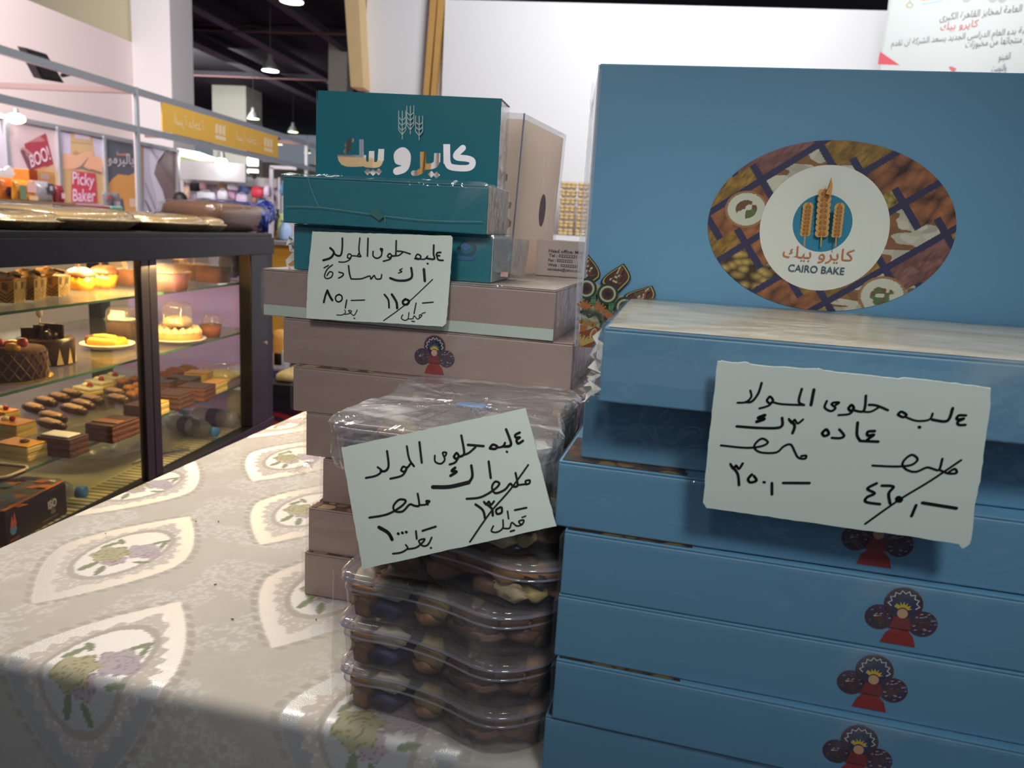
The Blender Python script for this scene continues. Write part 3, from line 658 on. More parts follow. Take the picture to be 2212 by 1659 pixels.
# person far away beside the poster row
pr = thing('person', 'distant person with dark hair and light blue shirt beside the poster row', 'person', tuple(on_y(389, 470, 13.2)))
c = on_y(389, 435, 13.2)
bm = NB(); loft(bm, [[Vector((c.x+rx*math.cos(q), 13.2+ry*math.sin(q), z)) for q in [2*math.pi*j/14 for j in range(14)]] for rx, ry, z in ((.10, .10, c.z+.09), (.085, .1, c.z+.0), (.05, .06, c.z-.10), (.06, .07, c.z-.15), (.19, .11, c.z-.2), (.21, .13, c.z-.3), (.19, .13, c.z-.6), (.17, .12, 0.75), (.16, .12, .4), (.14, .11, 0.02))])
obj('body', bm, mat('skin', (176, 130, 106), 0.6), pr, world=True, smooth=True)
bm = NB(); ball(bm, (c.x, 13.21, c.z+.035), 0.125, sz=1.1); obj('hair', bm, mat('dark_hair', (30, 26, 28), 0.5), pr, world=True, smooth=True)
bm = NB(); loft(bm, [[Vector((c.x+rx*math.cos(q), 13.2+ry*math.sin(q), z)) for q in [2*math.pi*j/14 for j in range(14)]] for rx, ry, z in ((.08, .09, c.z-.15), (.2, .125, c.z-.2), (.225, .145, c.z-.3), (.2, .14, c.z-.6), (.19, .14, c.z-.75))]); obj('shirt', bm, mat('shirt_blue', (200, 214, 224), 0.7), pr, world=True, smooth=True)

# between the case and the boxes: counters further back on the aisle
yc_ = thing('yellow_counter', 'yellow counter seen between the display case and the box stack', 'counter', (-1.9, 4.3, 0))
a = on_y(575, 527, 4.2); c = on_y(680, 560, 4.2)
bm = NB(); box(bm, a.x, c.x, 4.2, 4.8, 0.55, a.z); obj('counter_front', bm, mat('yellow_paint', (220, 160, 46), 0.5, var=0.03), yc_, world=True)
bm = NB(); box(bm, a.x-.02, c.x+.02, 4.17, 4.83, a.z, a.z+.02); obj('counter_top', bm, mat('grey_top', (150, 150, 150), 0.5), yc_, world=True)
bm = NB(); box(bm, a.x, c.x, 4.22, 4.8, 0.0, 0.55); obj('plinth', bm, mat('navy_paint', (46, 64, 104), 0.5), yc_, world=True)
BG = 'plastic bags on the yellow counter'
for x0, x1, y0, y1, rgb, lb in ((594, 606, 452, 478, (34, 32, 38), 'small black bag on the yellow counter'), (598, 616, 462, 492, (206, 210, 130), 'pale yellow bag on the yellow counter'), (592, 612, 480, 528, (178, 140, 84), 'gold brown bag on the yellow counter'), (604, 628, 476, 526, (170, 190, 226), 'light blue bag on the yellow counter next to the teal box'), (590, 602, 515, 528, (90, 196, 130), 'green packet at the foot of the gold brown bag')):
    a = on_y(x0, y1, 4.4); c = on_y(x1, y0, 4.4); zt = on_y(575, 527, 4.2).z+.02; t = thing('plastic_bag', lb, 'bag', ((a.x+c.x)/2, 4.4, zt), group=BG); bm = NB()
    z0 = zt; hh = c.z-z0; cx = (a.x+c.x)/2; hw = (c.x-a.x)/2
    loft(bm, [[Vector((cx+hw*k*math.cos(q)*(1+.12*math.sin(5*q)), 4.4+(.05 if x0 > 600 else .03)*k*math.sin(q), z0+hh*f)) for q in [2*math.pi*j/16 for j in range(16)]] for f, k in ((0, .8), (.15, 1), (.5, 1), (.75, .7), (.88, .35), (1, .6))])
    obj('bag_body', bm, mat('pbag_%d_%d_%d' % rgb, rgb, 0.3, var=0.2, vscale=25, bump=0.4, bscale=60), t, world=True, smooth=True)
# red draped table with packs, nearer
dt = thing('draped_table', 'table with red and purple swirled cloth behind the display case', 'table', (-1.5, 3.4, 0))
a = on_y(575, 838, 3.3); c = on_y(700, 838, 3.3); zt = a.z
redc = mat('red_cloth', (168, 44, 40), 0.8)
nt = redc.node_tree; b = nt.nodes['Principled BSDF']; tc = nt.nodes['Texture Coordinate']; wv = nt.nodes.new('ShaderNodeTexWave'); wv.wave_type = 'RINGS'; wv.inputs['Scale'].default_value = 5; wv.inputs['Distortion'].default_value = 8; wv.inputs['Detail'].default_value = 1
nt.links.new(tc.outputs['Object'], wv.inputs['Vector']); cr = nt.nodes.new('ShaderNodeValToRGB'); cr.color_ramp.elements[0].color = L(58, 34, 66); cr.color_ramp.elements[1].color = L(176, 44, 36); cr.color_ramp.elements[0].position = .35; cr.color_ramp.elements[1].position = .55
nt.links.new(wv.outputs['Fac'], cr.inputs[0]); nt.links.new(cr.outputs[0], b.inputs['Base Color'])
bm = NB(); box(bm, a.x, c.x+.3, 3.34, 4.0, 0, zt-.03); obj('red_drape', bm, redc, dt, world=True)
bm = NB(); box(bm, a.x-.02, c.x+.32, 3.3, 4.02, zt-.03, zt+.02); obj('table_top', bm, black, dt, world=True)
bm = NB(); box(bm, a.x, c.x+.3, 3.31, 3.34, zt-.10, zt-.03); obj('black_band', bm, black, dt, world=True)
PG = 'food packs on the red draped table'
for x0, x1, y0, y1, rgb, lb, dp in ((592, 634, 786, 836, (200, 170, 110), 'flat tray of pale pastry on the red draped table', .3), (588, 612, 716, 786, (226, 158, 70), 'orange and white food pack behind the pastry tray', .1), (588, 618, 755, 786, (196, 196, 200), 'grey foil pack beside the orange pack', .05)):
    Y = 3.36 if y1 > 800 else 3.6
    a = on_y(x0, y1, Y); c = on_y(x1, y0, Y); t = thing('food_pack', lb, 'food pack', ((a.x+c.x)/2, Y+dp/2, zt+.02), group=PG); bm = NB()
    loft(bm, [[Vector(((a.x+c.x)/2+(c.x-a.x)/2*k*p_[0], Y+dp/2+dp/2*k*p_[1], zt+.02+max(.02, (min(c.z, zt+.4)-zt-.02) if y1 < 800 else .04)*f)) for p_ in rrect(-1, 1, -1, 1, .3, 3)] for f, k in ((0, .9), (.15, 1), (.8, 1), (1, .85))])
    obj('pack_body', bm, mat('food_%d_%d_%d' % rgb, rgb, .45, var=.35, vscale=40), t, world=True, smooth=True)
# ------------------------------------------------------------------ display case
XF = -1.13; XBk = -1.78; YA, YB2 = 1.10, 2.50
frm = mat('case_black', (19, 17, 19), 0.38, var=0.1)
frs = mat('case_black_gloss', (20, 18, 20), 0.3, var=0.1)
steel = mat('brushed_steel', (176, 174, 168), 0.35, 0.8, var=0.08)
pane = clear_mat('case_glass', (246, 248, 244), 0.012, (200, 200, 190), 0.05, 0.02)
shelfg = clear_mat('shelf_glass', (238, 240, 230), 0.09, (206, 190, 158), 0.12, 0.06)
edge = mat('glass_edge', (70, 110, 78), 0.15, var=0.25, vscale=18)
cs = thing('display_case', 'black framed glass display case full of cakes on the left', 'display case', (XF, 1.8, 0))
bm = NB(); box(bm, XBk, XF, YA, YB2, 1.10, 1.164); obj('top_panel', bm, frm, cs, world=True, bevel=0.004)
bm = NB(); box(bm, XF, XF+0.006, YA, YB2, 1.096, 1.150); obj('top_rail', bm, frm, cs, world=True, bevel=0.002)
for y0, y1 in ((YB2-0.05, YB2), (YA, YA+0.05)):
    for x in (XF-0.05, XBk): 
        bm = NB(); box(bm, x, x+0.05, y0, y1, 0, 1.11); obj('corner_post', bm, frm, cs, world=True, bevel=0.003)
bm = NB(); box(bm, XF-0.04, XF+0.002, 2.335, 2.456, 0.53, 1.098); st_ = obj('end_stile', bm, frs, cs, world=True, bevel=0.003)
bm = NB(); tube(bm, [(XF+0.002, 2.44, 0.80), (XF+0.006, 2.44, 0.80)], 0.006, 10); obj('lock', bm, steel, cs, world=True)
bm = NB(); box(bm, XBk, XF, YA, YB2, 0.0, 0.455); obj('base', bm, frm, cs, world=True, bevel=0.004)
bm = NB(); box(bm, XF-0.04, XF+0.004, YA, YB2, 0.455, 0.53); obj('bottom_rail', bm, frs, cs, world=True, bevel=0.003)
bm = NB(); box(bm, XBk+0.01, XF-0.04, YA+.02, YB2-.02, 0.455, 0.5090); obj('floor_plate', bm, mat('case_floor', (170, 164, 150), 0.4, var=0.06), cs, world=True)
vt = NB(); box(vt, XF-0.150, XF-0.045, YA+.03, 2.32, 0.505, 0.5093); vo = obj('vent_grille', vt, mat('vent_cream', (186, 180, 150), 0.5), cs, world=True)
bm = NB(); y = YA+.06
while y < 2.3: box(bm, XF-0.140, XF-0.055, y, y+0.007, 0.5093, 0.5096); y += 0.0215
o = obj('slots', bm, mat('vent_slot', (110, 102, 66), 0.8)); bpy.data.objects['slots'].parent = vo; ROOTM[vo.name] = ROOTM[cs.name]
o.data.transform(ROOTM[cs.name].inverted())
for nm, y0, y1, dx in (('door', YA+.03, 1.790, 0.0), ('door', 1.792, 2.338, -0.014)):
    bm = NB(); ya, yb = y0, y1
    if dx == 0: box(bm, XF-0.022, XF-0.002, y1-0.033, y1, 0.53, 1.098)
    else: box(bm, XF-0.022+dx, XF-0.002+dx*0, y0, y0+0.033, 0.53, 1.098)
    dr = obj('sliding_door', bm, frs, cs, world=True, bevel=0.002); ROOTM[dr.name] = ROOTM[cs.name]
    bm = NB(); box(bm, XF-0.014+dx, XF-0.010+dx, y0+.03 if dx == 0 else y0+.033, y1-.033 if dx == 0 else y1, 0.53, 1.098)
    p = obj('pane', bm, pane, None); p.data.transform(ROOTM[cs.name].inverted()); p.parent = dr
bm = NB(); box(bm, XBk+.01, XBk+.014, YA+.05, YB2-.05, 0.505, 1.10); obj('back_pane', bm, pane, cs, world=True)
bm = NB(); box(bm, XBk+.05, XF-.05, YB2-.03, YB2-.026, 0.505, 1.10); obj('end_pane', bm, pane, cs, world=True)
ZS = (1.003, 0.841, 0.667)
for z in ZS:
    bm = NB(); box(bm, XBk+.03, XF-.052, YA+.04, YB2-.04, z-0.006, z); g = obj('glass_shelf', bm, shelfg, cs, world=True); ROOTM[g.name] = ROOTM[cs.name]
    bm = NB(); box(bm, XF-.052, XF-.0505, YA+.04, YB2-.04, z-0.006, z); e = obj('green_edge', bm, edge, None); e.data.transform(ROOTM[cs.name].inverted()); e.parent = g
    if z > 0.7: 
        c = on_x(395 if z < .9 else 455, 700, XF-.05); pass
bm = NB(); tube(bm, [(-1.36, 1.2, 1.088), (-1.36, 2.40, 1.088)], 0.008, 8); obj('warm_tube', bm, mat('warm_glow', (255, 206, 130), emit=(255, 190, 100), estr=9), cs, world=True)
# glowing green reflections are left to the shelf edges

def at(px, py, k, dz=0.0): p = on_z(px, py, ZS[k] if k < 3 else 0.5098); p.z += dz+0.0005; return p
SC = 1/FPX
cream = mat('cream', (240, 206, 160), 0.6, var=0.08, vscale=40, bump=0.3, bscale=120)
choc = mat('chocolate', (62, 40, 30), 0.35, var=0.25, vscale=30)
chocl = mat('milk_chocolate', (112, 72, 50), 0.4, var=0.2, vscale=50)
sponge = mat('chocolate_sponge', (92, 58, 42), 0.9, var=0.35, vscale=80, bump=0.4)
yell = mat('custard', (238, 196, 84), 0.45, var=0.10, vscale=25)
yspo = mat('yellow_sponge', (228, 200, 120), 0.8, var=0.12, vscale=60)
glaze = mat('orange_glaze', (238, 164, 50), 0.25, var=0.15, vscale=20)
gold = mat('gold_card', (222, 180, 90), 0.25, 0.85, var=0.1, bump=0.3, bscale=60)
plate = mat('white_plate', (236, 226, 214), 0.3, var=0.02)
cherry = mat('cherry_red', (188, 34, 40), 0.2)
dome = clear_mat('dome_plastic', body=0.10, body_rgb=(250, 225, 190), gloss=0.25, rough=0.06, bump=0.25, bscale=14)
bottlep = clear_mat('bottle_plastic', (236, 236, 242), 0.26, (214, 214, 224), 0.35, 0.06, 0.3, 22)
# --- top shelf
def cup(px, py, w, label, rz):
    p = at(px, py, 0); t = thing('cake_cup', label, 'cake', tuple(p), rz, 'patterned cake cups on the upper shelf')
    A = w/2*0.86; B = w/2; h = 0.048
    bm = NB(); prism(bm, [(-A, -A), (A, -A), (A, A), (-A, A)], 0, h, top_pts=[(-B, -B), (B, -B), (B, B), (-B, B)]); obj('paper_cup', bm, mat('cup_paper', (196, 160, 92), 0.7), t)
    for s in range(4):
        def ct(u, v, hh, s=s):
            f = v/h; e = A+(B-A)*f; q = Vector((u*e/B, -e-hh*3, v)); q.rotate(Matrix.Rotation(s*math.pi/2, 3, 'Z')); return q
        if s in (0, 1):
            a = Art(ct, .0001, .0004)
            for sg_ in (-1, 1):
                a.poly((104, 84, 60), [(B*(sg_*.5-.30), h*.62), (B*(sg_*.5-.02), h*.55), (B*(sg_*.5+.0), h*.9), (B*(sg_*.5-.26), h*.95)])
                for k in range(3): a.stroke((104, 84, 60), [(B*(sg_*.5-.46), h*(.52-.17*k)), (B*sg_*.5, h*(.32-.15*k)), (B*(sg_*.5+.46), h*(.60-.17*k))], .0026, 1)
            a.build('zigzag_print', t)
    bm = NB()
    for k in range(9): ball(bm, (random.uniform(-.6, .6)*B, random.uniform(-.6, .6)*B, h+.004+random.uniform(0, .008)), 0.012, 1.4, 1, .7, 1, jit=.002)
    obj('whipped_topping', bm, cream, t, smooth=True)
    bm = NB(); box(bm, -B*.2, B*.75, -B*.5, B*.3, h+.012, h+.018, M=Matrix.Rotation(.25, 4, 'Y')); obj('biscuit_slice', bm, chocl, t, bevel=.003)
cup(14, 652, 0.062, 'patterned cake cup cut by the left picture edge', 0.3)
cup(60, 646, 0.060, 'patterned cake cup between its two neighbours on the upper shelf', 0.25)
cup(114, 638, 0.060, 'rightmost patterned cake cup, topped by an oval biscuit', 0.2)
def muffin(px, py, r, label):
    p = at(px, py, 0); t = thing('muffin', label, 'cake', tuple(p), 0, 'orange muffins on the upper shelf')
    bm = NB(); lathe(bm, [(r*.75, 0), (r, r*1.0)], 24, mod=lambda a, z: 1+.05*math.cos(12*a)); obj('paper_case', bm, glaze, t, smooth=True)
    bm = NB(); lathe(bm, [(r*1.0, r*.95), (r*1.06, r*1.2), (r*.85, r*1.5), (r*.4, r*1.7), (r*.02, r*1.72)], 20, mod=lambda a, z: 1+.04*math.sin(5*a)); obj('muffin_top', bm, chocl, t, smooth=True)
    bm = NB(); box(bm, -r*.3, -r*.1, -.004, .004, r*1.6, r*2.2); obj('chocolate_stick', bm, choc, t)
muffin(176, 626, 0.034, 'orange muffin beside the patterned cups'); muffin(226, 620, 0.035, 'orange muffin in front of the door post')
def tub(px, py, k, w, d, h, fill, label, rz=0.0, grp='clear domed cake tubs', fillh=.55):
    p = at(px, py, k)+Vector((-w*.35, 0, 0)); t = thing('cake_tub', label, 'cake tub', tuple(p), rz, grp)
    bm = NB(); loft(bm, [[Vector((x*s, y*s, z)) for x, y in rrect(-w/2, w/2, -d/2, d/2, w*.2, 4)] for s, z in ((.86, .002), (.95, h*fillh))]); obj('cake_filling', bm, fill, t, smooth=True)
    bm = NB(); loft(bm, [[Vector((x*s, y*s, z)) for x, y in rrect(-w/2, w/2, -d/2, d/2, w*.2, 4)] for s, z in ((.9, 0), (1, h*.58), (1.04, h*.6), (1.04, h*.64), (.98, h*.66), (.93, h*.9), (.75, h), (.3, h*1.01))]); obj('clear_tub', bm, dome, t, smooth=True)
redsp = mat('red_cake', (150, 84, 50), 0.7, var=0.4, vscale=60)
tub(300, 617, 0, .085, .085, .075, redsp, 'domed cake tub left of the door post on the upper shelf')
tub(386, 630, 0, .10, .10, .085, mat('purple_cake', (110, 62, 70), .6, var=.4, vscale=50), 'domed tub of dark berry cake right of the door post')
tub(434, 606, 0, .09, .09, .085, redsp, 'domed tub of red cake behind the berry cake tub')
tub(482, 612, 0, .095, .095, .088, redsp, 'rightmost domed tub of red cake on the upper shelf')
bg = thing('paper_bag', 'crumpled grey patterned bag at the right end of the upper shelf', 'bag', tuple(at(508, 603, 0))); bm = NB(); ball(bm, (-.02, .02, .055), .05, .8, 1, 1.1, 3, jit=.004); obj('bag_body', bm, mat('grey_bag', (128, 122, 128), .5, var=.4, vscale=30), bg, smooth=True)
# --- middle shelf
p = at(30, 822, 1); t = thing('lattice_cake', 'round chocolate cake with lattice sides and fruit on a gold doily', 'cake', tuple(p+Vector((-.03, .02, 0))))
R = .075; bm = NB(); lathe(bm, [(R*1.12, 0), (R*1.12, .004)], 40, mod=lambda a, z: 1+.02*math.cos(40*a)); obj('gold_doily', bm, gold, t)
bm = NB(); lathe(bm, [(R, .004), (R*1.0, .058), (R*.96, .066)], 40); obj('cake_body', bm, sponge, t, smooth=True)
bm = NB()
for s in (1, -1):
    for k in range(22): tube(bm, [(R*1.01*math.cos(a), R*1.01*math.sin(a), .006+.054*j/4) for j in range(5) for a in [2*math.pi*k/22+s*j*.12]], .0016, 4)
obj('lattice', bm, mat('lattice_choc', (130, 92, 64), .5), t)
bm = NB(); ball(bm, (R*.5, -R*.35, .072), .016, 1, 1, .7); ball(bm, (R*.2, -.0, .074), .018, 1.2, 1, .6); obj('orange_slices', bm, glaze, t, smooth=True)
bm = NB(); ball(bm, (R*.62, -R*.1, .082), .011); ball(bm, (R*.05, -R*.3, .08), .01); obj('red_fruit', bm, mat('pink_fruit', (220, 90, 84), .3), t, smooth=True)
p = at(130, 790, 1); t = thing('dark_cake', 'dark chocolate cake with white triangles round its side', 'cake', tuple(p+Vector((-.05, .02, 0))))
R = .062; bm = NB(); lathe(bm, [(R, 0), (R, .056), (R*.95, .062)], 36); obj('cake_body', bm, choc, t, smooth=True)
bm = NB()
for k in range(14):
    a0 = 2*math.pi*k/14; q = [(R*1.015*math.cos(a0+d), R*1.015*math.sin(a0+d), z) for d, z in ((-.13, .003), (.13, .003), (.0, .042))]
    f = [bm.verts.new(c) for c in q]; bm.faces.new(f)
obj('white_triangles', bm, mat('white_choc', (226, 196, 128), .5), t)
bm = NB()
for k in range(10): box(bm, -.03, .03, -.002, .002, .062, .062+random.uniform(.02, .04), M=Matrix.Rotation(k*.63, 4, 'Z') @ Matrix.Translation((random.uniform(-.02, .02), 0, 0)))
for k in range(6): ball(bm, (random.uniform(-.03, .03), random.uniform(-.03, .03), .07), .012)
obj('chocolate_curls', bm, choc, t)
bm = NB(); tube(bm, [(-.01, .0, .06), (-.012, 0, .11)], .0012, 5); ball(bm, (-.012, 0, .12), .012, .6, .6, 1); obj('white_pick', bm, plate, t, smooth=True)
def plated(px, py, k, r, label):
    p = at(px, py, k)+Vector((-r*.5, 0, 0)); t = thing('plated_cake', label, 'cake', tuple(p)); bm = NB(); lathe(bm, [(r*.6, 0), (r*.7, .003), (r, .013), (r*.99, .0155), (r*.65, .006)], 36); obj('plate', bm, plate, t, smooth=True); return t
t = plated(258, 754, 1, .068, 'white plate of orange glazed cake on the middle shelf')
bm = NB(); loft(bm, [[Vector((x*s, y*s, z)) for x, y in rrect(-.045, .045, -.028, .028, .008, 3)] for s, z in ((1, .007), (1, .022), (.85, .03))]); obj('glazed_cake', bm, glaze, t, smooth=True)
bm = NB(); tube(bm, [(-.03, -.01, .03), (.0, -.014, .034), (.03, -.008, .031)], .007, 8); obj('cream_roll', bm, yell, t, smooth=True)
bm = NB(); box(bm, -.055, -.03, -.02, .02, .007, .032); obj('chocolate_end', bm, chocl, t, bevel=.004)
tub(292, 734, 1, .085, .085, .095, sponge, 'tall domed tub of dark cake left of the door post', fillh=.5)
t = plated(412, 742, 1, .078, 'round cream topped cake on a plate under a domed tub'); p = Vector(t.location)
bm = NB(); lathe(bm, [(.066, .008), (.066, .03), (.06, .034)], 32); obj('cake_body', bm, mat('tan_cake', (206, 150, 82), .7, var=.2, vscale=40), t, smooth=True)
bm = NB()
for k in range(16): a = 2*math.pi*k/16; lathe(bm, [(.013, .03), (.012, .038), (.006, .046), (.001, .05)], 8, (.054*math.cos(a), .054*math.sin(a), 0), mod=lambda q, z: 1+.12*math.cos(5*q))
for k in range(9): a = 2*math.pi*k/9; lathe(bm, [(.013, .03), (.012, .036), (.004, .042)], 8, (.028*math.cos(a), .028*math.sin(a), 0))
obj('cream_rosettes', bm, cream, t, smooth=True)
t2 = thing('cake_tub', 'domed clear tub standing on top of the round cream cake', 'cake tub', tuple(p+Vector((0.0, 0.0, .051)))); w = .07
bm = NB(); loft(bm, [[Vector((x*s, y*s, z)) for x, y in rrect(-w/2, w/2, -w/2, w/2, w*.2, 4)] for s, z in ((.9, .001), (.9, .018), (.6, .026))]); obj('cake_filling', bm, cream, t2, smooth=True)
bm = NB(); loft(bm, [[Vector((x*s, y*s, z)) for x, y in rrect(-w/2, w/2, -w/2, w/2, w*.2, 4)] for s, z in ((1.05, 0), (1.05, .01), (.98, .012), (.95, .05), (.8, .066), (.3, .069))]); obj('clear_dome', bm, dome, t2, smooth=True)
p = at(457, 728, 1); t = thing('cake_cup', 'small brown cake cup with a clear dome on the middle shelf', 'cake', tuple(p))
bm = NB(); lathe(bm, [(.024, 0), (.031, .04)], 24); obj('brown_cup', bm, redsp, t, smooth=True)
bm = NB(); lathe(bm, [(.036, .04), (.036, .044), (.032, .046), (.03, .06), (.02, .071), (.002, .073)], 24); obj('clear_dome', bm, dome, t, smooth=True)
# --- bottom shelf
def slab(nm, px, py, k, lx, ly, h, label, layers, rz=0.0, cat='cake slice', grp=None, top=None, dz=0.0):
    p = at(px, py, k, dz); t = thing(nm, label, cat, tuple(p), rz, grp); z = 0
    for i, (mm, hh, pn) in enumerate(layers):
        bm = NB(); e = .0008*(i % 2); box(bm, -lx/2+e, lx/2-e, -ly/2+e, ly/2-e, z, z+hh); obj(pn, bm, mm, t, bevel=min(.003, hh*.3)); z += hh
    if top:
        for f in top: f(t, z)
    return t
def cher(t, z):
    bm = NB(); ball(bm, (.01, 0, z+.006), .007); obj('cherry', bm, cherry, t, smooth=True)
    bm = NB(); lathe(bm, [(.011, z), (.009, z+.006), (.002, z+.01)], 10, (-.012, .002, 0)); obj('cream_rosette', bm, plate, t, smooth=True)
def nut(t, z):
    bm = NB(); ball(bm, (0.01, 0, z+.003), .009, 1.2, 1, .5); obj('nut', bm, chocl, t, smooth=True)
YL = [(yspo, .014, 'sponge_layer'), (yell, .004, 'custard_layer'), (yspo, .014, 'sponge_layer'), (glaze, .004, 'glaze')]
BRN = [(sponge, .012, 'sponge_layer'), (chocl, .003, 'cream_layer'), (sponge, .012, 'sponge_layer'), (chocl, .003, 'cream_layer'), (sponge, .010, 'sponge_layer'), (choc, .003, 'chocolate_glaze')]
g1 = 'yellow layer cake slices'; g2 = 'chocolate layer cake slices'
slab('cake_slice', 48, 988, 2, .085, .055, 0, 'front yellow layer cake slice with a grey nut on top', YL, -.1, grp=g1, top=[nut])
slab('cake_slice', 22, 940, 2, .10, .06, 0, 'yellow layer cake slice with red cherry, behind the front yellow slice', YL, -.1, grp=g1, top=[cher])
slab('cake_slice', 8, 915, 2, .06, .045, 0, 'cream slice with red fruit at the left picture edge', YL, -.1, grp=g1, top=[cher])
slab('cake_slice', 138, 980, 2, .085, .06, 0, 'chocolate layer slice with white cream top beside the front yellow slice', BRN, -.08, grp=g2, top=[lambda t, z: obj('white_cream', box(NB(), -.04, .03, -.02, .02, z, z+.004), plate, t, bevel=.002)])
slab('cake_slice', 245, 945, 2, .075, .10, 0, 'tall dark chocolate cake slice at the front left of the door post', BRN, -.06, grp=g2, top=[lambda t, z: obj('cream_stripe', box(NB(), -.034, .034, -.03, .0, z, z+.003), chocl, t, bevel=.001)])
def eclair(px, py, l, label, rz=-.35, dz=0):
    p = at(px, py, 2, dz); t = thing('eclair', label, 'eclair', tuple(p), rz, 'chocolate eclairs on the bottom shelf')
    bm = NB(); loft(bm, [[Vector((l/2*f, .015*k*math.cos(q), .013+.013*k*math.sin(q))) for q in [2*math.pi*j/12 for j in range(12)]] for f, k in ((-1, .2), (-.92, .75), (-.5, 1), (.5, 1), (.92, .75), (1, .2))]); obj('pastry', bm, choc, t, smooth=True)
    bm = NB(); loft(bm, [[Vector((l/2*f, .0142*k*math.cos(q), .0195+.0085*k*math.sin(q))) for q in [2*math.pi*j/12 for j in range(12)]] for f, k in ((-.95, .2), (-.5, .9), (.4, .9), (.95, .3))]); obj('icing', bm, mat('mocha_icing', (180, 146, 132), .3, var=.15, vscale=40), t, smooth=True)
for i, (px, py, l, lb) in enumerate(((115, 912, .10, 'chocolate eclair nearest the front yellow slices'), (112, 928, .10, 'front eclair lying over the white creamed slice'), (75, 893, .085, 'eclair in front at the left end of the eclair row'), (160, 895, .10, 'long eclair in the middle of the eclair row'), (100, 878, .085, 'eclair second from the back at the left'), (180, 884, .09, 'eclair behind the tall dark slice, second row'),
                                     (130, 869, .085, 'eclair in the back row beside the white frosted cake'), (200, 873, .085, 'curved eclair in the back row left of the tall slice'), (155, 860, .08, 'hindmost eclair under the white frosted cake'), (255, 872, .085, 'eclair right behind the tall dark slice'), (250, 858, .08, 'hindmost eclair beside the glazed pastries'))): eclair(px, py, l, lb)
WH = [(yspo, .012, 'sponge_layer'), (plate, .010, 'white_frosting')]
for px, py, lb in ((190, 850, 'white frosted slice with cherry at the back left of the bottom shelf'), (215, 836, 'white frosted slice with chocolate ball behind its cherry neighbour'), (245, 826, 'hindmost white frosted slice near the door post')):
    slab('cake_slice', px, py, 2, .075, .05, 0, lb, WH, -.3, grp='white frosted slices', top=[cher, nut])
for i, (px, py) in enumerate(((268, 838), (292, 832), (280, 852), (300, 846), (286, 866), (304, 858))):
    p = at(px, py, 2); t = thing('glazed_pastry', '%s round glazed pastry left of the door post' % ['first', 'second', 'third', 'fourth', 'fifth', 'sixth'][i], 'pastry', tuple(p), 0, 'round glazed pastries'); bm = NB(); lathe(bm, [(.018, 0), (.023, .008), (.02, .02), (.012, .027), (.001, .029)], 16); obj('pastry_body', bm, choc, t, smooth=True)
    bm = NB(); lathe(bm, [(.021, .0185), (.0135, .028), (.001, .031)], 14); obj('shiny_glaze', bm, mat('caramel', (176, 108, 48), .12), t, smooth=True)
    t['label'] = 'round glazed pastry, number %s from the back in the cluster left of the door post' % ['two', 'one', 'four', 'three', 'six', 'five'][i]
slab('cake_slice', 300, 905, 2, .05, .06, 0, 'chocolate slice partly hidden by the door post', BRN, -.06, grp=g2)
for px, py, lb, rz in ((375, 878, 'front brownie stack right of the door post', 0), (425, 862, 'brownie stack touching the yellow cake block', .05), (395, 845, 'brownie slice behind the front brownie stack', .1), (350, 850, 'brownie slice close behind the door post', .1)):
    slab('cake_slice', px, py, 2, .085, .08, 0, lb, BRN, rz, grp=g2)
slab('cake_slice', 462, 848, 2, .05, .085, 0, 'yellow layer cake block at the right end of the bottom shelf', YL, .0, grp=g1)
slab('cake_slice', 430, 826, 2, .075, .06, 0, 'yellow glazed slice behind the yellow cake block', YL, .1, grp=g1)
slab('cake_slice', 345, 895, 2, .03, .05, 0, 'yellow slice with white cream stripes close to the door post', YL, 0, grp=g1)
for i, (px, py, lb) in enumerate(((380, 812, 'orange brown pastry at the back right of the bottom shelf'), (405, 806, 'nutty orange pastry right behind the brownies'), (360, 820, 'reddish pastry beside the door post at the back'))):
    p = at(px, py, 2); t = thing('pastry', lb, 'pastry', tuple(p)); bm = NB(); ball(bm, (0, 0, .014), .028, 1.3, 1, .55, 2, jit=.003); obj('pastry_body', bm, redsp, t, smooth=True)
p = at(480, 815, 2); t = thing('wrapped_pastry', 'film wrapped tray of pastries at the back right of the bottom shelf', 'tray', tuple(p)); bm = NB(); box(bm, -.06, .06, -.07, .07, 0, .012); obj('tray', bm, yspo, t, bevel=.004)
bm = NB(); loft(bm, [[Vector((x*s, y*s, z)) for x, y in rrect(-.06, .06, -.07, .07, .02, 3)] for s, z in ((1.03, .001), (1.0, .02), (.8, .04), (.3, .045))]); obj('film_cover', bm, dome, t, smooth=True)
p = at(20, 1035, 2); 
t = thing('cake_tray', 'brown cake tray with a pale rim at the left picture edge', 'tray', tuple(at(8, 1022, 2)))
bm = NB(); loft(bm, [[Vector((x, y, z)) for x, y in rrect(-.05, .04, -.05, .03, .02, 4)] for z in (0, .006)]); obj('tray_body', bm, choc, t)
bm = NB(); q = [Vector((x, y, .008)) for x, y in rrect(-.05, .04, -.05, .03, .02, 5)]; tube(bm, q+[q[0]], .003, 6); obj('tray_rim', bm, mat('rim_cream', (206, 184, 140), .4), t, smooth=True)
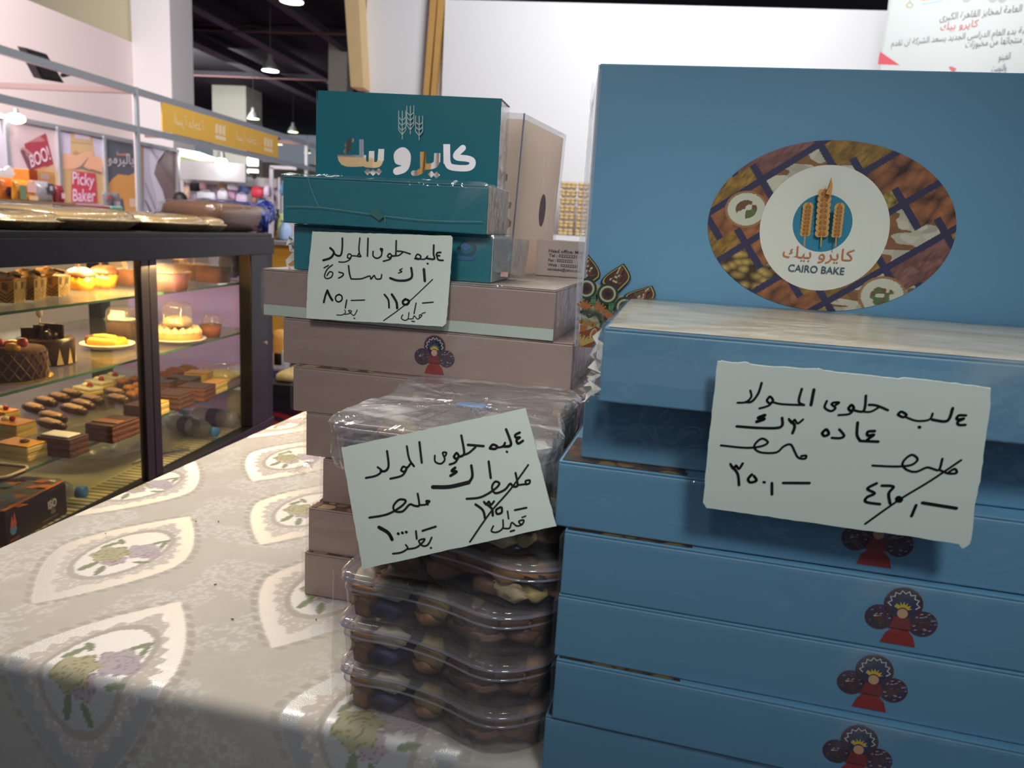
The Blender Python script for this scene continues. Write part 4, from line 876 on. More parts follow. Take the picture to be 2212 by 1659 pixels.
# --- floor of the case: black carton, bottles, tool, crumpled film
p0 = on_z(146, 1108, .5098); dY = 0.20
bxc = thing('carton', 'black printed carton with orange and blue top on the case floor', 'carton', (p0.x, p0.y, .5099), math.radians(4))
hz = .075; bm = NB(); box(bm, -.16, 0, -dY, 0, 0, hz); obj('carton_body', bm, mat('carton_black', (26, 22, 24), .4), bxc, bevel=.002)
A = Art(lambda u, v, h: Vector((-.16*u, -dY*v, hz+h)), .0002, .0004)
A.poly((120, 116, 130), R01(.02, .98, 0.02, .98))
random.seed(3)
for k in range(22):
    u, v = random.random(), random.random()*.9+.03; A.poly([(226, 132, 52), (70, 130, 176), (40, 36, 44), (226, 132, 52)][k % 4], [(u-.1, v-.05), (u+.06, v-.06), (u+.12, v+.04), (u-.04, v+.05)])
A.poly((226, 132, 52), R01(0, .06, 0, 1)); A.build('lid_print', bxc)
sf = lambda u, v, h: Vector((h, -dY*(1-u), v*hz))
A = Art(sf, .0002, .0005)
A.disc((90, 150, 200), (.10, .42), .05, .16); A.poly((210, 96, 84), [(.05, .5), (.085, .85), (.105, .66), (.125, .95), (.15, .55), (.11, .45)]); A.disc((90, 90, 92), (.735, .55), .06, .20); A.poly((150, 70, 60), R01(.03, .18, .10, .17)); A.poly((90, 80, 90), R01(.05, .16, .04, .07)); A.poly((110, 108, 108), R01(.70, .78, .26, .36)); A.poly((100, 96, 96), R01(.55, .82, .14, .18)); A.build('side_emblem', bxc)
text('lettering', 'ISO', sf, .66, .81, .44, .70, mat('iso_white', (196, 194, 190), .5), bxc, h=.0012, bold=.02)
capb = mat('blue_cap', (66, 132, 196), .3)
def bottle(pc, dirv, label, L_=.20, r=.030):
    d = Vector(dirv).normalized(); t = thing('water_bottle', label, 'bottle', tuple(pc), 0, 'plastic water bottles on the case floor')
    M = d.to_track_quat('Z', 'Y').to_matrix().to_4x4(); M = Matrix.Translation((0, 0, r)) @ M
    bm = NB(); lathe(bm, [(r*.8, -L_), (r, -L_+.01), (r*.97, -L_*.7), (r, -L_*.5), (r*.96, -L_*.35), (r, -.06), (r*.8, -.04), (r*.42, -.016), (r*.42, 0)], 24, M=M); obj('bottle_body', bm, bottlep, t, smooth=True)
    bm = NB(); lathe(bm, [(r*.5, -.006), (r*.5, .012), (r*.45, .013)], 20, M=M); obj('bottle_cap', bm, capb, t, smooth=True)
    bm = NB(); lathe(bm, [(r*1.01, -.14), (r*1.01, -.10)], 24, M=M, close=False); obj('bottle_label', bm, mat('label_navy', (70, 64, 120), .4), t, smooth=True)
    return t
bottle(on_z(175, 1088, .5098), (.97, .12, 0), 'bottle with blue cap poking out behind the black carton')
bottle(on_z(462, 952, .5098), (.75, -.3, 0), 'lying bottle with blue cap near the right end of the case floor')
b3 = bottle(on_z(512, 925, .5098)+Vector((-.20, .02, 0)), (-.97, .10, 0), 'lying bottle showing its ribbed base at the right end')
tl = thing('metal_tongs', 'thin metal tongs lying on the case floor right of the door post', 'tongs', tuple(on_z(410, 972, .5098)))
a, c = on_z(352, 984, .51), on_z(412, 972, .51)
bm = NB(); tube(bm, [a+Vector((0, -.1, 0)), a, c], .004, 8); ball(bm, c, .008); obj('tongs_arm', bm, steel, tl, world=True, smooth=True)
bm = NB(); tube(bm, [a+Vector((-.03, -.1, .002)), a+Vector((-.02, 0, .004)), c+Vector((-.004, .0, .004))], .003, 8); obj('tongs_arm', bm, steel, tl, world=True, smooth=True)
cf = thing('crumpled_film', 'heap of crumpled clear film on the case floor behind the door post', 'plastic film', tuple(on_z(270, 1010, .5098)))
bm = NB(); ball(bm, (-.12, .08, .05), .10, 1.3, 1.8, .45, 3, jit=.006)
for v in bm.verts: v.co.z = max(.001, v.co.z)
obj('film_sheet', bm, bottlep, cf, smooth=False)
cf.location.z = .5099
rb = thing('striped_bag', 'red and white striped bag leaning in the right corner of the case floor', 'bag', tuple(on_z(520, 905, .5098)))
bm = NB(); loft(bm, [[Vector((x*s, y*s-.0, z)) for x, y in rrect(-.04, .04, -.03, .03, .01, 3)] for s, z in ((1, 0), (1.05, .05), (.8, .11))]); obj('bag_body', bm, mat('bag_white', (210, 200, 196), .5), rb)
A = Art(lambda u, v, h: Vector((.042*(1-.2*v/.11)+h if 0 else .043+h-.09*max(0, v-.05), u, v)), .0005, .0006)
for k in range(3): A.poly((170, 50, 50), [(-.028+.02*k, .0), (-.018+.02*k, .0), (-.016+.014*k, .105), (-.022+.014*k, .105)])
A.build('red_stripes', rb)

# --- on top of the case: gold trays and a wrapped loaf tray
foil = mat('gold_foil', (232, 206, 156), 0.3, 0.45, var=0.1, bump=0.6, bscale=45)
foild = mat('gold_film', (228, 188, 124), 0.4, 0.1, var=0.2, vscale=12)
ZT = 1.1645
def gtray(px, py, lx, ly, h, rz, label, dx=0.0):
    p = on_x(px, py, XF-.03-lx/2+dx); t = thing('gold_tray', label, 'tray', (p.x, p.y, ZT), rz, 'gold foil trays on top of the case')
    N = 60; out = []
    for rr, z in ((.80, 0), (.86, 0.002), (1.0, h*.45), (1.04, h*.5), (.99, h*.6)):
        ring = []
        for k in range(N):
            a = 2*math.pi*k/N; c, s_ = math.cos(a), math.sin(a); e = .55
            sc = 1+(.02*math.cos(30*a) if rr > .95 else 0)
            ring.append(Vector((lx/2*rr*sc*math.copysign(abs(c)**e, c), ly/2*rr*sc*math.copysign(abs(s_)**e, s_), z)))
        out.append(ring)
    bm = NB(); loft(bm, out, True, False); obj('tray_base', bm, foil, t, smooth=True)
    bm = NB(); out = []
    for rr, z in ((.97, h*.55), (.95, h*.75), (.84, h*.92), (.5, h*1.0), (.1, h*1.03)):
        out.append([Vector((lx/2*rr*math.copysign(abs(math.cos(a))**.6, math.cos(a)), ly/2*rr*math.copysign(abs(math.sin(a))**.6, math.sin(a)), z+.003*math.sin(3*a))) for a in [2*math.pi*k/N for k in range(N)]])
    loft(bm, out, False, True); obj('wrapped_food', bm, foild, t, smooth=True)
    bm = NB(); loft(bm, [[v+Vector((0, 0, .002)) for v in r] for r in [[Vector((p_.x*1.01, p_.y*1.01, p_.z)) for p_ in r] for r in out]], False, True); obj('cling_film', bm, clear_mat('tray_film', body=.10, body_rgb=(250, 236, 210), gloss=.45, rough=.12, bump=.9, bscale=26), t, smooth=True)
gtray(-6, 478, .20, .22, .034, 0.1, 'gold foil tray cut by the left picture edge')
gtray(120, 480, .26, .38, .046, 0.02, 'longest gold foil tray in the middle of the case top')
gtray(322, 482, .24, .30, .042, -.05, 'gold foil tray with crumpled shiny film before the white brown poster')
gtray(418, 484, .16, .15, .038, -.12, 'small gold foil tray beside the brown wrapped bundle', .0)
pw = on_x(495, 498, XF-.20); wb = thing('wrapped_bundle', 'long brown food bundle in film tied with shiny blue foil', 'food bundle', (XF-.16, 2.22, ZT), -.03)
ya = on_x(424, 490, XF-.13).y; yb = on_x(543, 498, XF-.13).y; yl = yb-ya; wb.location.y = (ya+yb)/2
ROOTM[wb.name] = Matrix.Translation(wb.location) @ wb.rotation_euler.to_matrix().to_4x4()
bm = NB(); loft(bm, [[Vector((x*s, y*(s if s > .5 else s), z)) for x, y in rrect(-.10, .10, -yl/2, yl/2, .04, 5)] for s, z in ((.86, 0), (.95, .02), (1, .05), (.96, .075), (.8, .086), (.3, .09))]); obj('food_block', bm, mat('brown_loaf', (132, 88, 58), .4, var=.4, vscale=9), wb, smooth=True)
blue = mat('blue_foil', (48, 62, 150), .25, .2, var=.25, vscale=30, bump=.6, bscale=60)
bm = NB(); tube(bm, [(.115, yl*.30, 0.0), (.115, yl*.32, .05), (.06, yl*.34, .088), (-.06, yl*.30, .09), (-.115, yl*.28, .05)], .011, 6); obj('foil_band', bm, blue, wb, smooth=True)
bm = NB()
for k in range(11):
    a = 2*math.pi*k/11; q = Vector((.03, yl/2+.01, .05)); e = q+Vector((.03*math.cos(a), .05+.03*math.cos(a*2), .045*math.sin(a)))
    e2 = e+Vector((.02*math.sin(a), .02, .012)); v = [bm.verts.new(c) for c in (q, e, e2, q+Vector((0, .012, .004)))]; bm.faces.new(v)
ball(bm, (.06, yl/2+.01, .05), .034, .8, 1, 1.1, 2, jit=.011); ball(bm, (.085, yl/2-.05, .034), .032, .8, 1, 1.1, 2, jit=.010); ball(bm, (.06, yl/2+.05, .066), .032, .8, .8, 1.1, 2, jit=.012)
obj('foil_bow', bm, blue, wb)
bm = NB(); loft(bm, [[Vector((x*s*1.02, y*s*1.02, z+.002)) for x, y in rrect(-.11, .11, -yl/2, yl/2, .04, 5)] for s, z in ((.88, 0), (.97, .02), (1, .05), (.97, .076), (.8, .087), (.3, .092))]); obj('cling_film', bm, clear_mat('bundle_film', body=.05, gloss=.22, rough=.1, bump=.8, bscale=18), wb, smooth=True)
# ------------------------------------------------------------------ table and cloth
TA = math.radians(-5.2); TU = Vector((math.cos(TA), math.sin(TA), 0)); TV = Vector((-math.sin(TA), math.cos(TA), 0)); TO = Vector((-.701, .598, .81))
tb = thing('table', 'long table hidden under the cream floral tablecloth', 'table', (TO.x, TO.y, 0), TA)
bm = NB(); box(bm, .006, 1.80, .006, 1.00, .775, .806); obj('table_top', bm, wood, tb)
for x in (.05, 1.75):
    for y in (.05, .95):
        bm = NB(); box(bm, x-.02, x+.02, y-.02, y+.02, 0, .776); obj('leg', bm, mat('table_leg', (90, 88, 86), .5), tb)
clothm = bpy.data.materials.new('damask_cloth'); clothm.use_nodes = True
nt = clothm.node_tree; b = nt.nodes['Principled BSDF']
at1 = nt.nodes.new('ShaderNodeAttribute'); at1.attribute_name = 'Col'; at2 = nt.nodes.new('ShaderNodeAttribute'); at2.attribute_name = 'Satin'
b.inputs['Roughness'].default_value = .75; b.inputs['Specular IOR Level'].default_value = .2
nt.links.new(at1.outputs['Color'], b.inputs['Base Color'])
mr = nt.nodes.new('ShaderNodeMapRange'); mr.inputs[3].default_value = .8; mr.inputs[4].default_value = .38; nt.links.new(at2.outputs['Fac'], mr.inputs[0]); nt.links.new(mr.outputs[0], b.inputs['Roughness'])
mr2 = nt.nodes.new('ShaderNodeMath'); mr2.operation = 'MULTIPLY'; mr2.inputs[1].default_value = .42; nt.links.new(at2.outputs['Fac'], mr2.inputs[0]); nt.links.new(mr2.outputs[0], b.inputs['Metallic'])
tc = nt.nodes.new('ShaderNodeTexCoord'); nz = nt.nodes.new('ShaderNodeTexNoise'); nz.inputs['Scale'].default_value = 900; nt.links.new(tc.outputs['Object'], nz.inputs['Vector'])
bp = nt.nodes.new('ShaderNodeBump'); bp.inputs['Strength'].default_value = .25; bp.inputs['Distance'].default_value = .001; nt.links.new(nz.outputs['Fac'], bp.inputs['Height']); nt.links.new(bp.outputs['Normal'], b.inputs['Normal'])
def cloth_pattern(u, v):
    """u along the front, v backwards (negative = down the drop); returns colour and satin mask"""
    base = np.zeros(u.shape+(3,)); base[:] = LC(212, 203, 190); sat = np.zeros(u.shape)
    d1, d2, cid = voro(u*150, v*150, 3); d1b, d2b, cb = voro((u+v)*95, (v-u)*60, 8)
    lace = np.clip((d1-.30)/.12, 0, 1); lz = vnoise(u*22, v*22, 4)
    lacem = (np.clip((lz-.42)*6, 0, 1))*(1-np.clip((d2-d1-.06)/.10, 0, 1)*0)
    lace_t = np.where((d2-d1) > .16, 1.0, 0.0)*np.where(cid > .35, 1, 0)*lacem
    base = mixc(base, LC(238, 232, 224), lace_t*.55)
    base = base*(1-.05*vnoise(u*60, v*60, 2)[..., None])
    # trailing vine border lines
    for ku, kv, off in ((.137, .212, 0), ):
        pass
    best = np.full(u.shape, 99.0); LX = np.zeros(u.shape); LY = np.zeros(u.shape); par = np.zeros(u.shape); ci = np.zeros(u.shape)
    for (c0u, c0v, pid) in ((.128, .222, 0), (.265, .010, 1)):
        for i in range(-2, 8):
            for j in range(-3, 4):
                cu = c0u+.274*i; cv = c0v+.424*j; x = u-cu; y = v-cv
                yy = np.clip(np.abs(y)/.132, 0, 1.5); half = .080*np.clip(1-yy**1.55, 0, 2)
                s = np.abs(x)-half; s = np.where(yy >= 1, 9, s)
                nw = s < best; best = np.where(nw, s, best); LX = np.where(nw, x, LX); LY = np.where(nw, y, LY)
    band = (best < 0)
    scal = .016+.004*np.sin(np.arctan2(LY, LX)*22)+.010*np.clip(np.abs(LY)/.132, 0, 1)
    outer = band & (best > -scal)
    vine = (best > .002) & (best < .010) & (np.sin(LY*420) > -.4)
    base = np.where(vine[..., None], LC(196, 186, 174), base)
    base = np.where(outer[..., None], LC(230, 226, 221), base); sat = np.where(outer, 1.0, sat)
    inner = band & ~outer
    base = np.where(inner[..., None], base*0+LC(218, 206, 194), base)
    dots = inner & (voro(LX*120+40, LY*120+40, 6)[0] < .2); base = np.where(dots[..., None], LC(240, 234, 226), base)
    er = np.hypot(LX/.040, (LY-.004)/.066)
    ring = (er > 1.0) & (er < 1.14) & band; base = np.where(ring[..., None], LC(198, 188, 176), base)
    ins = (er <= 1.0) & band; base = np.where(ins[..., None], LC(234, 230, 226), base); sat = np.where(ins, .8, sat)
    def rose(cx, cy, r, c1, c2, s):
        nonlocal base, sat
        x = LX-cx; y = LY-cy; rr = np.hypot(x, y)*(1+.12*np.sin(np.arctan2(y, x)*6+s)); mk = (rr < r) & band
        petal = np.abs(np.sin(rr/r*9+np.arctan2(y, x)*2+3*vnoise(x*160, y*160, s)))
        c = mixc(np.zeros(u.shape+(3,))+LC(*c1), np.zeros(u.shape+(3,))+LC(*c2), np.where(petal < .3, 1.0, 0.25*(1-petal)))
        base = np.where(mk[..., None], c, base); sat = np.where(mk, 0, sat)
    def leaf(cx, cy, a, l, wd, s):
        nonlocal base, sat
        x = (LX-cx)*math.cos(a)+(LY-cy)*math.sin(a); y = -(LX-cx)*math.sin(a)+(LY-cy)*math.cos(a); mk = (np.abs(x) < l) & (np.abs(y) < wd*np.sqrt(np.clip(1-(x/l)**2, 0, 1))) & band
        base = np.where(mk[..., None], np.zeros(u.shape+(3,))+LC(150, 154, 128)*(1+.3*(np.abs(y)/wd)[..., None]), base); sat = np.where(mk, 0, sat)
    for q in ((-.030, .018, 1.2, .012, .004), (.02, .045, .9, .013, .0035), (.028, .040, 1.8, .012, .003), (-.012, -.040, 1.4, .014, .005), (.008, -.045, 1.9, .013, .0045), (.036, -.012, .3, .010, .0035), (-.024, .030, 2.4, .009, .004)): leaf(*q, 0)
    rose(.016, .016, .020, (202, 190, 191), (180, 164, 166), 1); rose(.004, -.018, .014, (204, 186, 188), (172, 146, 152), 5); rose(-.012, -.004, .021, (196, 188, 156), (164, 152, 112), 2); rose(.032, .010, .012, (202, 186, 192), (172, 150, 158), 3)
    return base, sat
us = np.arange(-.012, 1.82, .0022)
bnd = []   # profile: v coordinate along the cloth -> (v3, z)
rr_ = .012
ts = np.concatenate([np.arange(-.50, -.16, .02), np.arange(-.16, .80, .0022), np.arange(.80, 1.0, .01)])
US, TS_ = np.meshgrid(us, ts)
def prof(t):
    q = np.clip((t+rr_*.78)/(rr_*1.57), 0, 1)*math.pi/2   # 0 on the drop, 90 deg on the top
    v3 = np.where(t > rr_*.79, t+rr_*.21, np.where(t < -rr_*.78, 0.0, rr_-rr_*np.cos(q)))
    z = np.where(t > rr_*.79, .81, np.where(t < -rr_*.78, .81-rr_+(t+rr_*.78), .81-rr_+rr_*np.sin(q)))
    return v3-.010, z
V3, ZZ = prof(TS_)
drop = np.clip(-TS_, 0, .5)
V3 = V3-drop*.03+drop*.045*np.sin(US*26+1.0)*np.clip(drop/.15, 0, 1)
ZZ = ZZ+np.where(TS_ > .03, .0006*vnoise(US*9, TS_*9, 1), 0)
P = np.stack([TO.x+TU.x*US+TV.x*V3, TO.y+TU.y*US+TV.y*V3, ZZ], -1)
cc, ss = cloth_pattern(US, TS_)
sel = (US[0] < 0.80)
cl = gridmesh('tablecloth', P, cc, clothm, smooth=True)
a = cl.data.attributes.new('Satin', 'FLOAT', 'POINT'); 
if len(a.data) == ss.size: a.data.foreach_set('value', ss.ravel())
put(cl, 'cream damask tablecloth with white pointed ovals and roses, hanging over the front edge', 'tablecloth')
# side drop at the left
n = 40; tv = np.linspace(-.012, 1.0, 120); dz = np.linspace(0, .5, 30); A_, D_ = np.meshgrid(tv, dz)
xs = -.012-.02*D_+.02*np.sin(A_*22)*np.clip(D_/.2, 0, 1)
P = np.stack([TO.x+TU.x*xs+TV.x*A_, TO.y+TU.y*xs+TV.y*A_, .8095-D_], -1); c2, s2 = cloth_pattern(-D_*1.0-.012, A_)
sd = gridmesh('side_drop', P, c2, clothm, smooth=True); sd.parent = cl
cr_ = mat('crumb_brown', (110, 84, 60), .8)
for i, (px, py, lb) in enumerate(((423, 1126, 'crumb above the upper flower medallion'), (465, 1262, 'small dark crumb between the two medallions'), (228, 1152, 'thin twig-like crumb left of the upper medallion'), (502, 1337, 'crumb in front of the pink box stack'), (683, 1338, 'crumb by the foot of the pink box stack'), (472, 1126, 'tiny crumb right of the upper medallion'))):
    p = on_z(px, py, .8115); bm = NB(); ball(bm, (0, 0, 0), .0010, 2.2 if i % 2 else 1.2, 1, .6, 1); put(obj('crumb', bm, cr_, loc=p, rot=(0, 0, i)), lb, 'crumb', 'crumbs on the tablecloth')

# ------------------------------------------------------------------ sweet boxes
film = clear_mat('cling_film', body=.05, body_rgb=(235, 238, 240), gloss=.16, rough=.10, bump=.55, bscale=38, streak=(9, 26, 9))
film2 = clear_mat('cling_film_milky', body=.22, body_rgb=(232, 226, 218), gloss=.35, rough=.10, bump=.8, bscale=55, streak=(14, 30, 14))
bluec = mat('blue_card', (98, 147, 178), .42, var=.03, vscale=6)
pinkc = mat('mauve_card', (164, 138, 128), .42, var=.04, vscale=6)
tealc = mat('teal_card', (14, 116, 130), .40, var=.03, vscale=6)
paleg = mat('pale_green_strip', (196, 206, 192), .5, var=.02)
whitec = mat('card_white', (222, 220, 216), .6, var=.02)
def doll(scale, parent, x, z):
    """printed doll with three patterned fans and a red skirt, on the front face"""
    rs = random.Random(4); A = Art(lambda u, v, h: Vector((x+u*scale, -h, z+v*scale)), .00004, .0004)
    A.poly((146, 44, 40), [(-.26, 0), (.28, 0), (.22, .18), (.10, .30), (-.10, .30), (-.2, .18)])
    A.poly((130, 52, 50), [(-.16, .28), (.16, .28), (.13, .55), (-.13, .55)])
    for cx, cy, r in ((-.33, .44, .22), (.33, .44, .22), (0, .74, .29)):
        A.disc((96, 34, 46), (cx, cy), r); A.disc((58, 50, 66), (cx, cy), r*.93)
        if cy < .5:
            A.disc((78, 48, 52), (cx*.92, cy), r*.55)
            for k in range(46):
                t = rs.uniform(0, 6.28); q = r*math.sqrt(rs.random())*.82; px_, py_ = cx+q*math.cos(t), cy+q*math.sin(t)
                A.stroke(rs.choice([(150, 150, 190), (52, 60, 130), (120, 60, 60), (190, 180, 190), (110, 96, 60)]), [(px_, py_), (px_+.03, py_+.012)], .014, 1, up=(k % 8 == 0))
    A.stroke((212, 208, 216), [(.24*math.cos(t)*(1 if k % 2 else .80), .72+.25*math.sin(t)*(1 if k % 2 else .80)) for k, t in enumerate([math.radians(-12+204*i/16) for i in range(17)])], .02, 1)
    A.poly((46, 52, 88), [(.15*math.cos(t)*(1.25 if k % 2 else .8), .68+.17*math.sin(t)*(1.25 if k % 2 else .8)) for k, t in enumerate([2*math.pi*i/20 for i in range(20)])])
    A.poly((206, 178, 50), [(.13*math.cos(t)*(1.1 if k % 2 else .6), .64+.13*math.sin(t)*(1.1 if k % 2 else .6)) for k, t in enumerate([math.radians(180*i/14) for i in range(15)])])
    A.poly((60, 40, 36), [(.07*math.cos(t), .625+.05*math.sin(t)) for t in [math.radians(180*i/8) for i in range(9)]])
    A.poly((124, 44, 46), [(-.17, .30), (.17, .30), (.12, .50), (-.12, .50)])
    A.disc((206, 160, 122), (0, .57), .082, .085)
    return A.build('doll_print', parent)
def lid_print(parent, w, d, h, rgbs):
    X, Yg = np.meshgrid(np.linspace(.002, .092, 60), np.linspace(.002, .070, 46))
    a, b_, c = voro(X*70, Yg*70, 2); k = np.zeros(X.shape+(3,)); pal = [LC(*q) for q in rgbs]
    for i, p in enumerate(pal): k = np.where(((c*len(pal)).astype(int) == i)[..., None], p, k)
    k = np.where((b_-a < .12)[..., None], LC(60, 40, 30), k)
    return gridmesh('lid_print', np.stack([X, Yg, X*0+h+.0002], -1), k, VC, parent, keep=np.hypot(X/.09, Yg/.068) < 1)
MAND = [(92, 56, 40), (120, 96, 56), (48, 60, 50), (104, 66, 44), (60, 42, 34)]
def carton(nm, label, cat, grp, w, d, h, card, loc, rz, lines=True, open_lid=True):
    """folded card box with its seam, a fold-in lid with front flap and the printed top"""
    t = thing(nm, label, cat, loc, rz, grp)
    bm = NB(); box(bm, 0, w, 0, d, 0, h-.002); obj('box_body', bm, card, t, bevel=.0012)
    bm = NB(); box(bm, .0002, w-.0002, .0002, d-.0002, h-.0018, h-.0002); obj('lid', bm, card, t, bevel=.0004)
    return t
def film_wrap(parent, w, d, h, m_, ov=.0016, top=.004, seed=0, fr=True):
    rs = random.Random(seed); nx, ny = 24, 12; bm = NB()
    def wob(s): return rs.uniform(-s, s)
    rings = []
    per = [(w*i/nx, 0) for i in range(nx)]+[(w, d*i/ny) for i in range(ny)]+[(w-w*i/nx, d) for i in range(nx)]+[(0, d-d*i/ny) for i in range(ny)]
    for f, e in ((.02, ov), (.30, ov*1.4), (.62, ov*1.2), (.93, ov*1.3), (1.0, ov*.7)):
        rg = []
        for (x, y) in per:
            ox = -1 if x <= 0 else (1 if x >= w else 0); oy = -1 if y <= 0 else (1 if y >= d else 0); k = e+abs(wob(ov*.5))
            rg.append(Vector((x+ox*k, y+oy*k, h*f+(top*.25 if f == 1 else 0)+wob(.0006))))
        rings.append(rg)
    rg = [Vector((w/2+(p.x-w/2)*.93, d/2+(p.y-d/2)*.9, h+top*.6+abs(wob(.0012)))) for p in rings[-1]]; rings.append(rg)
    rings.append([Vector((w/2+(p.x-w/2)*.5, d/2+(p.y-d/2)*.5, h+top*.5)) for p in rg])
    loft(bm, rings, False, True); return obj('cling_film', bm, m_, parent, smooth=False)
BH = .0496; BW, BD = .42, .268
specs = [(-.020, .522, .8110, -7.6, 'bottom blue sweets box of the front stack, standing on the table edge'), (-.015, .519, .8608, -8.0, 'blue sweets box second from the bottom with the doll lowest but one'), (-.017, .523, .9106, -7.4, 'blue sweets box third from the bottom, above a dark gap with a patterned strip'),
         (-.016, .5235, .9604, -7.2, 'blue sweets box fourth from the bottom, under the long black gap'), (-.024, .529, 1.0106, -7.0, 'blue sweets box half covered by the big price card, its doll cut by the card'), (-.009, .541, 1.0604, -5.5, 'dark shaded blue sweets box right below the overhanging film-wrapped box')]
BGp = 'blue sweets boxes stacked flat'
bx0 = None
for i, (x, y, z, an, lb) in enumerate(specs):
    if bx0 is None:
        bx0 = carton('sweets_box', lb, 'box', BGp, BW, BD, BH, bluec, (x, y, z), math.radians(an)); doll(.0400, bx0, .216, .005); lid_print(bx0, BW, BD, BH, MAND); film_wrap(bx0, BW, BD, BH-.001, film, top=.0004, seed=4)
    else: dup(bx0, (x, y, z), math.radians(an), lb)
for o, dx in zip([o for o in bpy.data.objects if o.name.startswith('doll_print')], (0, -.004, .002, .012, .0, .02)): o.location.x = dx
b1 = carton('sweets_box', 'top blue sweets box of the front stack, overhanging and wrapped in shiny film', 'box', BGp, BW, .255, .0500, bluec, (.0005, .503, 1.1114), math.radians(-5.0))
nx, ny = 60, 36; X, Yg = np.meshgrid(np.linspace(.002, BW-.002, nx), np.linspace(.002, .253, ny)); tt = vnoise(X*30, Yg*60, 5)
gridmesh('lid_print', np.stack([X, Yg, X*0+.0504], -1), mixc(np.zeros(X.shape+(3,))+LC(196, 180, 150), np.zeros(X.shape+(3,))+LC(226, 220, 206), tt), VC, b1)
film_wrap(b1, BW, .255, .05, clear_mat('cling_film_top', body=.10, body_rgb=(226, 230, 228), gloss=.30, rough=.12, bump=.45, bscale=30, streak=(8, 40, 8)), seed=2)
def tuft(parent, pts, r, m_, seed=1):
    rs = random.Random(seed); bm = NB(); n = len(pts); A_, B_ = [], []
    for i, p in enumerate(pts):
        p = Vector(p); A_.append(bm.verts.new(p+Vector((rs.uniform(-r, 0), rs.uniform(-r, r)*.6, rs.uniform(-r, r)*.5)))); B_.append(bm.verts.new(p+Vector((rs.uniform(0, r), rs.uniform(-r, r)*.6, rs.uniform(-r, r)*.5))))
    for i in range(n-1): bm.faces.new((A_[i], A_[i+1], B_[i+1], B_[i]))
    return obj('film_fold', bm, m_, parent)
milky = mat('milky_film', (226, 220, 212), .6, spec=.2, var=.1, vscale=60)
tuft(b1, [(-.002-.004*(i % 2), .0, .048-.046*i/9) for i in range(10)], .004, milky, 2)
tuft(b1, [(-.004-.006*(i/7), .012, .018-.022*i/7) for i in range(8)], .006, milky, 3)

# big blue box standing on its long side behind
sa = math.radians(-3.0); sb = thing('sweets_box', 'large upright blue sweets box with the oval picture of nuts and sweets', 'box', (-.0235, .763, 1.1103), sa)
SU = Vector((math.cos(sa), math.sin(sa), 0)); SN = Vector((math.sin(sa), -math.cos(sa), 0)); SOo = Vector((-.0235, .763, 1.1103))
bm = NB(); box(bm, 0, .42, 0, .05, 0, .2675); obj('box_body', bm, bluec, sb, bevel=.0015)
bm = NB(); box(bm, -.0012, .0004, .001, .049, .001, .2665); obj('side_panel', bm, whitec, sb)
def spx(px, py):
    p = on_plane(px, py, SOo, SN)-SOo; return (p.dot(SU), p.z)
stf_ = lambda u, v, h: Vector((u, -h, v))
# oval print
oc = spx(1790, 491); ra = (spx(2058, 505)[0]-spx(1524, 480)[0])/2; rb = (spx(1790, 306)[1]-spx(1790, 676)[1])/2
R_, T_ = np.meshgrid(np.linspace(.30, 1, 150), np.linspace(0, 2*math.pi, 520)); X = ra*R_*np.cos(T_); Yg = rb*R_*np.sin(T_)
k = math.radians(36); q1 = (X*math.cos(k)+Yg*math.sin(k))/.058; q2 = (-X*math.sin(k)+Yg*math.cos(k))/.043
q1 = q1+.30*np.floor(q2)+.2; q2 = q2+.38
ci, cj = np.floor(q1), np.floor(q2); f1, f2 = q1-ci, q2-cj; ty = (np.abs(ci*7+cj*11+3*(ci*cj)) % 6).astype(int)
col_ = np.zeros(X.shape+(3,))
vA = voro(X*170, Yg*170, 1); vC = voro((X*math.cos(.9)+Yg*math.sin(.9))*52, (-X*math.sin(.9)+Yg*math.cos(.9))*105, 6); vB = voro(X*95+.3*vnoise(X*200, Yg*200), Yg*150, 2); ln = vnoise((X*math.cos(k)-Yg*math.sin(k))*500, (X*math.sin(k)+Yg*math.cos(k))*160, 3)
def two(a, b_, t): return mixc(np.zeros(X.shape+(3,))+LC(*a), np.zeros(X.shape+(3,))+LC(*b_), np.clip(t, 0, 1))
tex = [two((190, 168, 84), (104, 84, 34), vA[0]*1.3), two((172, 108, 66), (52, 30, 22), (vC[0]*1.15)**1.5), two((206, 172, 96), (66, 44, 24), vB[0]*1.5), two((176, 136, 56), (120, 86, 34), ln), two((146, 100, 92), (108, 66, 60), ln), two((200, 194, 172), (142, 98, 60), np.where(vnoise(X*60, Yg*210, 4) > .56, 1.0, 0.0))]
for i, tx in enumerate(tex): col_ = np.where((ty == i)[..., None], tx*(.62+.34*vB[2])[..., None], col_)
gap = (np.minimum(f1, 1-f1)*.058 < .0032) | (np.minimum(f2, 1-f2)*.043 < .0030)
col_ = np.where(gap[..., None], LC(46, 44, 76), col_)
for (bx_, by_, br) in ((1612, 452, 42), (1905, 640, 46)):
    c = spx(bx_, by_); r2 = br*.76/FPX; dd = np.hypot(X+oc[0]-c[0], (Yg+oc[1]-c[1])*1.15)
    col_ = np.where((dd < r2)[..., None], LC(150, 110, 70), col_); col_ = np.where((dd < r2*.88)[..., None], LC(196, 196, 176), col_)
    nn_ = vnoise(X*220, Yg*220, 9); col_ = np.where(((dd < r2*.5) & (nn_ > .4))[..., None], two((80, 110, 60), (110, 66, 44), vA[2]), col_)
gridmesh('oval_print', np.stack([X+oc[0], X*0-.0006, Yg+oc[1]], -1), col_, VC, sb)
A = Art(stf_, .00008, .0008); c = spx(1779, 494); A.disc((216, 216, 204), c, 124*.757/FPX, n=64); c2 = spx(1776, 482); A.disc((36, 122, 150), c2, 57*.757/FPX, n=48)
pu = .757/FPX
